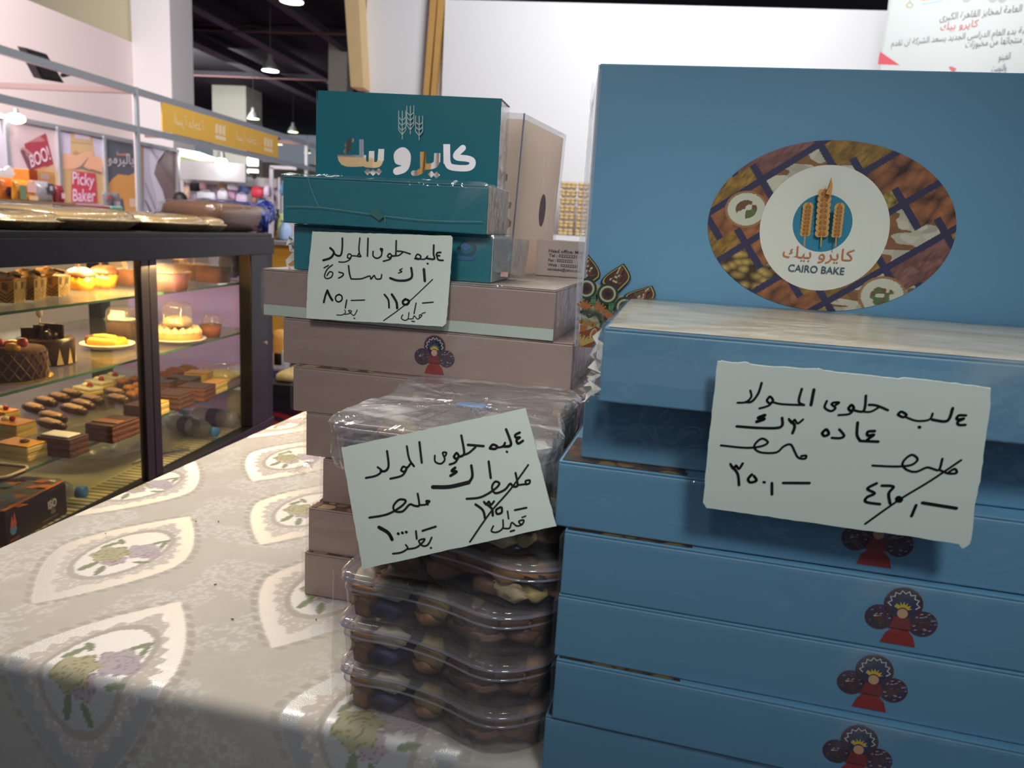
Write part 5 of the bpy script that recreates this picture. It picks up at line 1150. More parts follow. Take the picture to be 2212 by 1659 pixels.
def ear(px, py0, py1, w_):
    A.stroke((176, 140, 90), [spx(px-5, 532), spx(px-3, py1)], 3.0*pu, 1)
    n = 8
    for i in range(n):
        y = py1+(py0-py1)*i/(n-1); x_ = px-3+5*(1-(y-py0)/(py1-py0+1e-6))
        for s in (-1, 1):
            A.disc((200, 150, 82), spx(x_+s*w_*.45, y), w_*.55*pu, 8*pu, 10, .35*s); A.disc((150, 96, 44), spx(x_+s*w_*.30, y+2), w_*.28*pu, 4.5*pu, 8, .35*s)
        A.disc((168, 110, 52), spx(x_, y-3), w_*.26*pu, 6*pu, 8)
ear(1742, 446, 502, 10.5); ear(1776, 418, 504, 14); ear(1806, 448, 505, 10)
A.poly((196, 140, 70), [spx(1778, 420), spx(1786, 404), spx(1790, 384), spx(1793, 404), spx(1790, 424)])
A.build('round_emblem', sb)
text('lettering', arabic('كايرو بيك'), stf_, spx(1689, 560)[0], spx(1843, 560)[0], spx(1766, 568)[1], spx(1766, 534)[1], mat('orange_print', (186, 110, 66), .5), sb, h=.0018)
text('lettering', 'CAIRO BAKE', stf_, spx(1702, 580)[0], spx(1824, 580)[0], spx(1762, 590)[1], spx(1762, 574)[1], mat('navy_print', (58, 84, 96), .5), sb, h=.0018, bold=.012)
# corner mandala (traced on the front face)
Z8 = lambda x, y: spx(1180+x/6.914, 520+y/6.914)
A = Art(stf_, .00008, .0006)
left = lambda pts: [(max(.001, p[0]), max(.0008, p[1])) for p in [Z8(*q) for q in pts]]
def petal(tip, bl_, br_, bot):
    tip, bl_, br_, bot = [np.array(p, float) for p in (tip, bl_, br_, bot)]; mid = (bl_+br_)/2; ax = tip-mid
    def outline(s_):
        c = mid+ax*.38; o = []
        for side, b0 in ((1, br_), (-1, bl_)):
            w0 = b0-mid; pts_ = []
            for i in range(9):
                f = i/8; wd = (1-f)**.8*(1+.9*f*(1-f)*2)
                pts_.append(mid+ax*f+w0*wd)
            o.append(pts_)
        ol = [bot]+o[0]+o[1][::-1][1:]
        return [tuple(c+(p-c)*s_) for p in ol]
    for rgb, s_ in (((30, 32, 32), 1.0), ((150, 138, 78), .90), ((34, 34, 30), .78), ((74, 42, 36), .73)): A.poly(rgb, left(outline(s_)))
    rs = random.Random(int(tip[0])); u_ = ax/np.linalg.norm(ax); p_ = np.array([-u_[1], u_[0]])
    for i in range(7):
        for j in range(-3, 4):
            f = .12+.1*i; q = mid+ax*f+p_*j*26*(1-f*.5)
            if abs(j)*26 > 95*(1-f): continue
            z = Z8(*q)
            if z[0] > .003: A.disc(rs.choice([(112, 64, 52), (96, 50, 44), (120, 70, 50), (180, 172, 140), (58, 84, 62)]), z, .0016, .0011, 8, .7)
A.poly((166, 160, 126), left([(330, 560), (560, 560), (760, 640), (1080, 820), (1200, 820), (1000, 1010), (840, 1180), (760, 1330), (700, 1560), (330, 1560)]))
petal((630, 205), (480, 560), (800, 560), (640, 680)); petal((1160, 335), (815, 640), (1215, 640), (1020, 830)); petal((1585, 665), (1150, 840), (1550, 890), (1220, 960)); petal((300, 250), (200, 560), (470, 560), (330, 680))
for cx, cy in ((610, 705), (925, 785), (1180, 980)):
    for rgb, r in (((40, 58, 48), 155), ((166, 166, 132), 120), ((92, 74, 58), 92), ((62, 42, 38), 76), ((44, 30, 30), 34)):
        q = Z8(cx, cy); n = 28; rr2 = r/6.914*pu
        A.poly(rgb, [(max(.001, q[0]+rr2*math.cos(2*math.pi*i/n)), q[1]+rr2*math.sin(2*math.pi*i/n)) for i in range(n)])
for cx, cy, a0 in ((580, 960, 0), (790, 990, -15), (930, 1100, -20)):
    for i in range(6):
        a = math.radians(a0+20+25*i); A.stroke((160, 98, 52), [Z8(cx, cy+40), Z8(cx+115*math.cos(a), cy+40-115*math.sin(a))], 30/6.914*pu, 1)
for cx, cy in ((700, 900), (740, 900), (960, 1000), (1000, 990)): A.stroke((70, 122, 84), [Z8(cx, cy-60), Z8(cx-10, cy+30)], 34/6.914*pu, 1)
A.stroke((50, 66, 58), [Z8(535, 1050), Z8(600, 1040), Z8(650, 1120), Z8(720, 1085), Z8(780, 1100), Z8(830, 1200)], 44/6.914*pu, 3); A.stroke((150, 108, 50), [Z8(530, 1190), Z8(620, 1215), Z8(720, 1240)], 60/6.914*pu, 2)
A.poly((150, 92, 48), left([(520, 1230), (640, 1260), (600, 1330), (520, 1340)])); A.poly((120, 62, 38), left([(500, 1340), (620, 1320), (760, 1260), (820, 1300), (700, 1570), (500, 1560)]))
for i in range(5): A.stroke((170, 142, 82), [Z8(530, 1540), Z8(520+60*i, 1390+14*i)], 36/6.914*pu, 1)
A.disc((166, 158, 122), Z8(715, 1370), 46/6.914*pu, 90/6.914*pu, 16, -.3); A.disc((150, 84, 48), Z8(722, 1370), 28/6.914*pu, 70/6.914*pu, 16, -.3)
A.build('mandala_print', sb)
tuft(sb, [(-.004, .0, .25-.24*i/16) for i in range(17)], .0028, film2, 7)
bm = NB(); q = [Vector((-.0005, -.003, .262)), Vector((-.006, -.004, .22)), Vector((-.007, -.004, .10)), Vector((-.004, -.004, .0)), Vector((.003, -.002, .0)), Vector((.0025, -.001, .262))]; f = bm.faces.new([bm.verts.new(p) for p in q]); obj('film_flap', bm, clear_mat('film_flap', body=.35, body_rgb=(206, 208, 222), gloss=.2, bump=.3), sb)

# mauve (1 kg) boxes
PGp = 'mauve sweets boxes in the tall stack'; PH = .0500; PW, PD = .322, .235
ps = [(-.3055, .754, .8110, -5.4, 'lowest mauve sweets box standing on the tablecloth'), (-.303, .7585, .8612, -5.0, 'mauve sweets box second from the bottom showing its patterned lid edge'), (-.295, .779, .9114, -4.6, 'mauve sweets box third from the bottom, set back behind the clear tubs'), (-.317, .785, .9616, -5.6, 'mauve sweets box fourth from the bottom, beside the top clear tub'), (-.332, .785, 1.0118, -5.0, 'mauve sweets box fifth from the bottom, with torn film at its left corner'), (-.349, .798, 1.0620, -5.6, 'mauve sweets box with a doll print just below the pale striped box')]
px0 = None
for i, (x, y, z, an, lb) in enumerate(ps):
    if px0 is None: px0 = carton('sweets_box', lb, 'box', PGp, PW, PD, PH, pinkc, (x, y, z), math.radians(an)); doll(.0405, px0, .1755, .004); lid_print(px0, PW, PD, PH, [(96, 60, 50), (150, 110, 90), (70, 44, 44), (190, 160, 120)]); film_wrap(px0, PW, PD, PH, film, seed=5)
    else: dup(px0, (x, y, z), math.radians(an), lb)
p1 = carton('sweets_box', 'widest mauve sweets box with a pale green strip along its lower edge, wrapped in film', 'box', PGp, .326, .262, .0515, pinkc, (-.3735, .803, 1.1122), math.radians(-6.5))
bm = NB(); box(bm, .0002, .3258, -.0005, .0, .001, .0125); obj('pale_strip', bm, paleg, p1); film_wrap(p1, .326, .262, .0515, film, seed=9)
nx, ny = 40, 30; X, Yg = np.meshgrid(np.linspace(.001, .325, nx), np.linspace(.001, .261, ny)); gridmesh('lid_print', np.stack([X, Yg, X*0+.0519], -1), np.zeros(X.shape+(3,))+LC(206, 192, 180), VC, p1)
tuft(p1, [(-.002, .002, .048-.008*i) for i in range(6)], .003, film2, 12)
# teal boxes
TGp = 'teal sweets boxes on the mauve stack'
ZT2 = 1.1646
t2_ = carton('sweets_box', 'lower teal sweets box half hidden behind the handwritten card', 'box', TGp, .222, .098, .049, tealc, (-.343, .812, ZT2), math.radians(-4.0))
A = Art(lambda u, v, h: Vector((u, -h, v)), .0001, .0004); A.stroke((22, 74, 98), [(.186, .034), (.192, .027), (.202, .030), (.203, .038), (.193, .040), (.187, .034)], .0035, 4); A.disc((52, 116, 160), (.194, .036), .005, .004); A.poly((44, 106, 152), [(.176, .022), (.203, .022), (.203, .026), (.176, .0265)]); A.build('emblem_print', t2_)
film_wrap(t2_, .222, .098, .049, film, seed=11)
sidep = mat('pale_side', (176, 190, 194), .5, var=.12, vscale=60)
bm = NB(); box(bm, .2222, .2230, .001, .097, .001, .048); obj('side_panel', bm, sidep, t2_)
bm = NB(); loft(bm, [[Vector(p) for p in q] for q in ([(.2235, .001, .046), (.2235, .001, .012), (.2235, .09, .002), (.2235, .09, .046)], [(.246, .015, .047), (.240, .018, .010), (.242, .09, .003), (.246, .09, .046)])]); obj('film_end', bm, clear_mat('film_end', body=.38, body_rgb=(150, 176, 190), gloss=.35, bump=.8, bscale=60, streak=(20, 40, 20)), t2_)
tuft(t2_, [(-.004-.004*math.sin(i), .002, .034-.034*i/9) for i in range(10)], .006, milky, 15)
bm = NB(); box(bm, .2305, .2385, .0105, .0115, .007, .012); obj('red_sticker', bm, mat('pale_red', (210, 164, 158), .5), t2_)
t1_ = carton('sweets_box', 'film wrapped teal sweets box lying directly below the box with cut-out letters', 'box', TGp, .224, .098, .0490, tealc, (-.3495, .799, ZT2+.0495), math.radians(-4.2)); film_wrap(t1_, .224, .098, .049, film, seed=14)
bm = NB(); box(bm, .2242, .2250, .001, .097, .001, .048); obj('side_panel', bm, mat('sweets_side', (188, 172, 150), .6, var=.4, vscale=120), t1_)
A = Art(lambda u, v, h: Vector((u, -h, v)), .0001, .0030)
for pts in ([(.005, .017), (.045, .018), (.095, .0145), (.16, .011), (.22, .013)], [(.03, .048), (.036, .032), (.043, .018)], [(.108, .0205), (.115, .013), (.117, .007)]): A.stroke((120, 156, 150), pts, .0007, 3)
A.poly((62, 116, 118), [(.098, .015), (.108, .021), (.116, .013), (.110, .008)])
o = A.build('film_creases', t1_)
# upright teal box with letters cut through
tsz = ZT2+.0495+.0492; TSo = on_plane(672, 366, (-.30, .845, 1.26), (0, -1, 0)); ts_ = thing('sweets_box', 'upright teal sweets box with wheat emblem and cut-out letters', 'box', (TSo.x+.004, .848, tsz+.0005), math.radians(-2.5))
tO = Vector(ts_.location); tU = Vector((math.cos(math.radians(-2.5)), math.sin(math.radians(-2.5)), 0)); tN = Vector((math.sin(math.radians(-2.5)), -math.cos(math.radians(-2.5)), 0))
def tpx(px, py): p = on_plane(px, py, tO, tN)-tO; return (p.dot(tU), p.z)
Z2 = lambda x, y: tpx(600+x/3.3515, 180+y/3.3515)
tw = tpx(1084, 213)[0]; th_ = tpx(684, 195)[1]; th2 = tpx(1084, 213)[1]
lt = []   # letter outlines
def lstroke(pts, w_, k=4):
    P_ = smooth_pts(pts, k)
    for a, b_ in zip(P_[:-1], P_[1:]):
        d = b_-a; q = np.linalg.norm(d)
        if q < 1e-6: continue
        nrm = np.array([-d[1], d[0]])/q*w_/2; lt.append([tuple(Z2(*p)) for p in (a+nrm, b_+nrm, b_-nrm, a-nrm)])
    for p in P_[::1]: lt.append([tuple(Z2(p[0]+w_/2*math.cos(t), p[1]+w_/2*math.sin(t))) for t in [2*math.pi*i/12+.07 for i in range(12)]])
def lpoly(pts): lt.append([tuple(Z2(*p)) for p in pts])
lpoly([(1198, 440), (1248, 440), (1250, 560), (1258, 582), (1200, 582)])
lstroke([(1225, 560), (1240, 598), (1290, 612), (1370, 614), (1405, 596), (1408, 562), (1372, 545), (1300, 536), (1296, 512), (1340, 468)], 46)
lpoly([(1132, 505), (1178, 505), (1176, 570), (1130, 570)]); lstroke([(1153, 560), (1138, 590), (1100, 602), (1062, 602)], 44)
lpoly([(1030, 495), (1074, 495), (1074, 600), (1030, 600)]); lstroke([(1052, 590), (1045, 628), (1010, 648), (984, 650)], 40)
lstroke([(872, 560), (868, 515), (905, 490), (935, 520), (932, 580), (912, 618), (862, 636)], 56); lpoly([(850, 500), (930, 490), (940, 600), (870, 590)])
lpoly([(728, 475), (772, 475), (768, 560), (722, 560)]); lstroke([(745, 550), (730, 584), (690, 592), (640, 588)], 42); lpoly([(660, 490), (700, 490), (698, 590), (655, 590)])
lpoly([(588, 405), (622, 405), (624, 560), (590, 560)]); lstroke([(604, 545), (640, 588)], 36, 1)
lpoly([(430, 515), (640, 520), (640, 600), (560, 606), (500, 604), (460, 588), (438, 558)])
lstroke([(535, 412), (500, 446), (520, 464), (492, 492)], 36)
for cx, cy in ((650, 640), (690, 645), (730, 640), (1112, 658), (1150, 664)): lpoly([(cx, cy-26), (cx+26, cy), (cx, cy+26), (cx-26, cy)])
rect = [(0.0, 0.0), (tw, 0.0), (tw, th2), (0.0025, th_)]
Vs = []; Fs = []
for poly in [rect]+[[p for p in q] for q in lt]:
    ar2 = sum(poly[i][0]*poly[(i+1) % len(poly)][1]-poly[(i+1) % len(poly)][0]*poly[i][1] for i in range(len(poly)))
    if ar2 < 0: poly = poly[::-1]
    poly = [(p[0]*50, max(.02, p[1]*50)) if poly is not rect else (p[0]*50, p[1]*50) for p in poly] if poly != rect else [(p[0]*50, p[1]*50) for p in poly]
    Fs.append(list(range(len(Vs), len(Vs)+len(poly)))); Vs += [Vector(p) for p in poly]
rv, re_, rf, ov, oe, of = delaunay_2d_cdt(Vs, [], Fs, 0, 1e-5)
bm = NB(); vv = [bm.verts.new((p[0]/50, 0, p[1]/50)) for p in rv]
for f, o_ in zip(rf, of):
    if o_ == [0] or list(o_) == [0]:
        try: bm.faces.new([vv[i] for i in f])
        except ValueError: pass
bmesh.ops.delete(bm, geom=[v for v in bm.verts if not v.link_faces], context='VERTS')
fo = obj('front_panel', bm, tealc, ts_); sm = fo.modifiers.new('thickness', 'SOLIDIFY'); sm.thickness = .0006; sm.offset = 0
bm = NB(); box(bm, 0, tw-.0012, .0005, .05, 0, .0008); box(bm, 0, .0008, .0005, .05, .0008, th_-.001); obj('box_sides', bm, tealc, ts_)
bm = NB(); hexa(bm, [(0.0025, .0005, th_-.001), (tw, .0005, th2-.001), (tw, .05, th2-.001), (.0025, .05, th_-.001)], [(0.0025, .0005, th_), (tw, .0005, th2), (tw, .05, th2), (.0025, .05, th_)]); obj('box_top', bm, tealc, ts_)
bm = NB(); box(bm, tw-.0010, tw-.0002, .0008, .05, 0, th2-.002); obj('clear_side', bm, clear_mat('clear_side', body=.45, body_rgb=(214, 208, 200), gloss=.3, bump=.6, bscale=60, streak=(30, 40, 20)), ts_)
A = Art(stf_, .00008, .0005); wh = (196, 212, 206)
for cx, y0, y1, yt in ((903, 375, 230, 200), (963, 340, 195, 165), (1028, 385, 265, 238)):
    A.stroke(wh, [Z2(cx, y0+28), Z2(cx, yt+2)], .0011, 1)
    for s in (-1, 1):
        A.stroke(wh, [Z2(cx+s*26, yt), Z2(cx+s*26, y0-38), Z2(cx, y0)], .0010, 1)
        for i in range(3): A.stroke(wh, [Z2(cx+s*24, y1+18+36*i), Z2(cx, y1+42+36*i)], .0010, 1)
A.build('wheat_emblem', ts_)
bm = NB(); box(bm, 0, tw+.002, -.0008, .0, -.0002, .0025); obj('white_film_edge', bm, film2, ts_)
# upright box in clear film behind, and the address box
ca = math.radians(-12); cb = thing('sweets_box', 'tall upright mauve box in clear film behind the teal boxes', 'box', (-.168, .935, 1.1650), ca, None)
cM = Matrix.Rotation(math.radians(2.2), 4, 'Y')
def tilt(bm_): bm_.transform(cM); return bm_
bm = NB(); box(bm, .004, .050, .006, .175, .002, .185); mpale = mat('mauve_pale', (238, 228, 218), .45, var=.03); nt_ = mpale.node_tree; pb_ = nt_.nodes['Principled BSDF']; tl_ = nt_.nodes.new('ShaderNodeBsdfTranslucent'); tl_.inputs[0].default_value = L(244, 234, 224); ms_ = nt_.nodes.new('ShaderNodeMixShader'); ms_.inputs[0].default_value = .86; nt_.links.new(pb_.outputs[0], ms_.inputs[1]); nt_.links.new(tl_.outputs[0], ms_.inputs[2]); nt_.links.new(ms_.outputs[0], nt_.nodes['Material Output'].inputs[0])
obj('box_body', bm, mpale, cb); cb.children[0].data.transform(cM)
bm = NB()
for k2 in range(26): ball(bm, (random.uniform(.012, .042), .004, random.uniform(.01, .14)), .007, 1, .5, 1, 1, jit=.001)
tilt(bm); o = obj('sweets', bm, mat('nut_sweets', (196, 164, 96), .5, var=.4, vscale=90), cb, smooth=True); o['kind'] = 'stuff'
bm = NB(); hexa(bm, [(0, -.006, 0), (.053, -.006, 0), (.053, .178, 0), (0, .178, 0)], [(0, -.006, .19), (.053, -.006, .19), (.053, .178, .19), (0, .178, .19)]); tilt(bm); obj('clear_case', bm, clear_mat('clear_case', body=.08, body_rgb=(226, 216, 212), gloss=.2, rough=.08, bump=.35, bscale=28), cb)
bm = NB(); tube(bm, [(.053, -.006, 0), (.053, -.006, .19)], .0009, 6); tilt(bm); obj('case_edge', bm, mat('edge_lilac', (150, 148, 176), .2), cb)
bm = NB(); bmesh.ops.create_circle(bm, cap_ends=True, radius=.014, segments=20); bm.transform(Matrix.Translation((.0534, .10, .085)) @ Matrix.Rotation(math.pi/2, 4, 'Y') @ Matrix.Diagonal((1.5, 1, 1, 1))); tilt(bm); obj('thumb_hole', bm, mat('hole_mauve', (146, 128, 124), .6), cb)
ha = math.radians(-4); p = on_y(1160, 598, 1.03); hb = thing('sweets_box', 'mauve box end with printed head office address lines', 'box', (p.x, 1.0, 1.1650), ha, None)
bm = NB(); box(bm, 0, .115, 0, .05, 0, .046); obj('box_body', bm, mat('mauve_light', (214, 194, 188), .45, var=.03), hb, bevel=.001)
inkb = mat('address_ink', (84, 74, 72), .6)
for s, x0, x1, z0, z1 in (('Head office: Misr', .016, .062, .030, .0345), ('Tel : 0222222115', .0165, .060, .0245, .0285), ('Fax : 02222222', .0162, .048, .0185, .0225), ('Web : 022222211', .016, .058, .0125, .0162), ('cairobake@yahoo.com', .0158, .060, .006, .0108)):
    text('lettering', s, lambda u, v, h: Vector((u, -h, v)), x0, x1, z0, z1, inkb, hb, h=.0004, bold=.02)

# ------------------------------------------------------------------ stack of clear tubs
def tubshape(s=1.0, n=72):
    """outline seen from above: rounded bracket shape, width .186, bulging front right"""
    ctrl = [(.004, .012), (.020, .002), (.060, .001), (.100, -.008), (.130, -.020), (.150, -.020), (.172, -.008), (.186, .012), (.184, .060), (.176, .110), (.184, .160), (.178, .196), (.150, .212), (.095, .204), (.040, .212), (.012, .196), (.010, .150), (.016, .105), (.006, .055)]
    c = ctrl+ctrl[:1]; P_ = np.array(smooth_pts([c[-2]]+c+[c[1]], 5)[5:-5]); ctr = np.array([.094, .1]); P_ = ctr+(P_-ctr)*s; return P_[:-1]
tubp = clear_mat('tub_plastic', (250, 248, 250), .05, (226, 222, 232), .22, .05, .12, 30)
tubr = clear_mat('tub_rim', (226, 224, 238), .28, (206, 204, 222), .4, .06, .0, 30)
swm = mat('tub_sweets', (1, 1, 1), .55, vcol=True)
SW = [(150, 112, 70), (186, 168, 130), (104, 72, 50), (46, 44, 74), (130, 92, 58), (176, 166, 140), (78, 56, 46), (120, 86, 62), (58, 48, 50), (150, 132, 82), (112, 84, 92), (84, 62, 48), (70, 50, 44), (98, 76, 56)]
TH = .0418
def tubthing(label, first=None):
    t = thing('sweets_tub', label, 'tub', (0, 0, 0), 0, 'clear tubs of mixed sweets')
    bm = NB(); loft(bm, [[Vector((p[0], p[1], z)) for p in tubshape(s)] for s, z in ((.95, 0), (.965, .003), (.975, .018), (.985, .0345))], True, False); obj('tub_body', bm, tubp, t, smooth=True)
    bm = NB(); loft(bm, [[Vector((p[0], p[1], z)) for p in tubshape(s)] for s, z in ((.985, .0335), (1.012, .0340), (1.014, .0358), (.992, .0366))], False, False)
    loft(bm, [[Vector((p[0], p[1], z)) for p in tubshape(s)] for s, z in ((.978, .0245), (.988, .025), (.990, .0262), (.980, .0268))], False, False); obj('rim', bm, tubr, t, smooth=True)
    bm = NB(); loft(bm, [[Vector((p[0], p[1], z)) for p in tubshape(s)] for s, z in ((1.012, .0368), (1.012, .0400), (1.0, .0412), (.95, .0412), (.3, .0408))], False, True); obj('lid', bm, clear_mat('tub_lid', (250, 248, 250), .14, (216, 210, 214), .25, .06, .15, 30), t, smooth=True)
    bm = NB(); lay = bm.verts.layers.float_color.new('Col'); rs = random.Random(sum(map(ord, label)))
    out = tubshape(.90)
    def piece(c, r, sx, sy, sz, rgb):
        n0 = len(bm.verts); g = bmesh.ops.create_icosphere(bm, subdivisions=2, radius=r, matrix=Matrix.Translation(c) @ Matrix.Rotation(rs.uniform(0, 3), 4, 'Z') @ Matrix.Diagonal((sx, sy, sz, 1)))
        cc_ = [min(1, q*1.45) for q in L(*rgb)]
        for v in g['verts']:
            kk = rs.uniform(.6, 1.3); v[lay] = (cc_[0]*kk, cc_[1]*kk, cc_[2]*kk, 1); v.co += Vector((rs.uniform(-1, 1), rs.uniform(-1, 1), rs.uniform(-1, 1)))*r*.17
    for ring in (.88, .60, .3):
        o2 = tubshape(ring); st2 = 5 if ring > .8 else 10
        for i in range(rs.randrange(4), len(o2), st2):
            for z in (.010, .0225): piece(Vector((o2[i][0]+rs.uniform(-.004, .004), o2[i][1]+rs.uniform(-.004, .004), z+rs.uniform(-.003, .003))), .015, rs.uniform(.9, 2.1), rs.uniform(.5, .9), rs.uniform(.28, .7), rs.choice(SW))
    ol = tubshape(.945); cc2 = np.array([.094, .1]); an_ = np.arctan2(ol[:, 1]-cc2[1], ol[:, 0]-cc2[0]); rd_ = np.hypot(ol[:, 0]-cc2[0], ol[:, 1]-cc2[1]); od = np.argsort(an_)
    for v in bm.verts:
        v.co.z = max(.0012, min(.0330, v.co.z)); dx, dy = v.co.x-cc2[0], v.co.y-cc2[1]; r0 = math.hypot(dx, dy); rm = float(np.interp(math.atan2(dy, dx), an_[od], rd_[od], period=2*math.pi))
        if r0 > rm: v.co.x = cc2[0]+dx*rm/r0; v.co.y = cc2[1]+dy*rm/r0
    o = obj('mixed_sweets', bm, swm, t, smooth=True); o['kind'] = 'stuff'
    return t
tubs = [(-.2035, .5635, 0, 'bottom clear tub of sweets at the front table edge'), (-.2045, .5640, -1.0, 'second clear tub of sweets from the table'), (-.2040, .5645, .5, 'third clear tub of sweets from the table, just under the lower card edge'), (-.1870, .5665, -1.0, 'fourth clear tub of sweets, its left side set back behind the tilted card'), (-.1990, .5690, 0, 'fifth clear tub of sweets, mostly hidden by the tilted card'), (-.2160, .5740, 1.0, 'topmost clear tub of sweets wrapped in loose film behind the tilted card')]
tb0 = None; zt = .8112
for i, (x, y, an, lb) in enumerate(tubs):
    z = zt+i*TH
    if i in (0, 3, 5): t = tubthing(lb); t.location = (x, y, z); t.rotation_euler = (0, 0, TA+math.radians(an)); tb0 = t
    else: t = dup(tb0, (x, y, z), TA+math.radians(an+0), lb)
    if i == 5:
        out = []
        rs = random.Random(5)
        for s, z2 in ((.99, .001), (1.03, .012), (1.03, .026), (1.045, .040), (1.0, .0445), (.6, .0455), (.2, .045)):
            out.append([Vector((p[0]+rs.uniform(-.0015, .0015), p[1]+rs.uniform(-.0015, .0015), z2+rs.uniform(-.0008, .0008))) for p in tubshape(s, 60)])
        bm = NB(); loft(bm, out, False, True); obj('cling_film', bm, clear_mat('tub_film', body=.46, body_rgb=(240, 234, 232), gloss=.30, rough=.08, bump=.9, bscale=34, streak=(12, 30, 12)), t)
        tuft(t, [(-.006-.003*i_, .002, .010-.003*i_) for i_ in range(7)], .009, film2, 21); tuft(t, [(.188+.002*i_, .03, .036-.005*i_) for i_ in range(6)], .008, film2, 22)
        bm = NB(); ball(bm, (.098, .10, .0425), .012, 1.5, .8, .15, 2); obj('blue_wrapper', bm, mat('blue_wrap', (96, 146, 214), .3), t, smooth=True)
bm = NB(); loft(bm, [[Vector((p[0]-.006*(1 if p[0] < .03 else 0), p[1]-.001, z)) for p in tubshape(s)] for s, z in ((1.012, .0), (1.02, .03), (1.02, .07), (1.022, .125))], False, False)
fw = obj('stack_film', bm, clear_mat('stack_film', body=.09, body_rgb=(220, 200, 190), gloss=.12, rough=.12, bump=.7, bscale=30, streak=(10, 22, 10)), smooth=True, loc=(-.2042, .5638, .8115), rot=(0, 0, TA)); put(fw, 'loose clear film wrapped round the three lowest sweets tubs', 'plastic film')

# ------------------------------------------------------------------ handwritten price cards
cardm = mat('price_card', (220, 228, 216), .6, var=.015, vscale=20); ink = mat('marker_ink', (14, 14, 18), .5)
def homog(src, dst):
    A_ = []
    for (x, y), (u, v) in zip(src, dst): A_ += [[x, y, 1, 0, 0, 0, -u*x, -u*y, -u], [0, 0, 0, x, y, 1, -v*x, -v*y, -v]]
    return np.linalg.svd(np.array(A_))[2][-1].reshape(3, 3)
def price_card(label, ctr, W3, zc, strokes, torn=()):
    """ctr: traced corners TL, TR, BR, BL; W3: the same corners in the world"""
    TL, TR, BR, BL = [Vector(p) for p in W3]; o = (TL+TR+BR+BL)/4
    xd = ((TR-TL)+(BR-BL)).normalized(); yd = ((TL-BL)+(TR-BR)); nd = xd.cross(yd).normalized(); yd = nd.cross(xd).normalized()
    t = bpy.data.objects.new('price_card', None); COL.objects.link(t); M_ = Matrix((xd, yd, nd)).transposed().to_4x4(); M_.translation = o
    t.matrix_world = M_; ROOTM[t.name] = M_.copy(); put(t, label, 'price card', 'handwritten price cards')
    loc2 = [(( p-o).dot(xd), (p-o).dot(yd)) for p in (TL, TR, BR, BL)]; H = homog(ctr, loc2)
    def tr(p): q = H @ np.array([p[0], p[1], 1.0]); return np.array([q[0]/q[2], q[1]/q[2]])
    outl = [tr(p) for p in (torn if torn else ctr)]
    rs = random.Random(2); pts = []
    for a, b_ in zip(outl, outl[1:]+outl[:1]):
        n = max(2, int(np.linalg.norm(b_-a)/.004))
        for i in range(n): p = a+(b_-a)*i/n; pts.append((p[0]+rs.uniform(-.00025, .00025), p[1]+rs.uniform(-.00025, .00025)))
    ar2 = sum(pts[i][0]*pts[(i+1) % len(pts)][1]-pts[(i+1) % len(pts)][0]*pts[i][1] for i in range(len(pts)))
    if ar2 < 0: pts = pts[::-1]
    bm = NB(); prism(bm, pts, -.0006, .0006); obj('paper', bm, cardm, t)
    bm = NB(); h = .0008; sc = np.linalg.norm(tr(ctr[0])-tr(ctr[1]))/np.linalg.norm(np.array(ctr[0])-np.array(ctr[1]))
    for w_, q in strokes:
        P_ = smooth_pts([tr(p) for p in q], 5) if len(q) > 2 else [tr(p) for p in q]; w2 = w_*sc/2; h += .000004
        for a, b_ in zip(P_[:-1], P_[1:]):
            d = b_-a; l_ = np.linalg.norm(d)
            if l_ < 1e-7: continue
            nn = np.array([-d[1], d[0]])/l_*w2; bm.faces.new([bm.verts.new((c[0], c[1], h)) for c in (a+nn, a-nn, b_-nn, b_+nn)])
        for p in P_: bm.faces.new([bm.verts.new((p[0]+w2*math.cos(a), p[1]+w2*math.sin(a), h+.000002)) for a in [2*math.pi*i/8 for i in range(8)]])
    obj('handwriting', bm, ink, t)
    return t
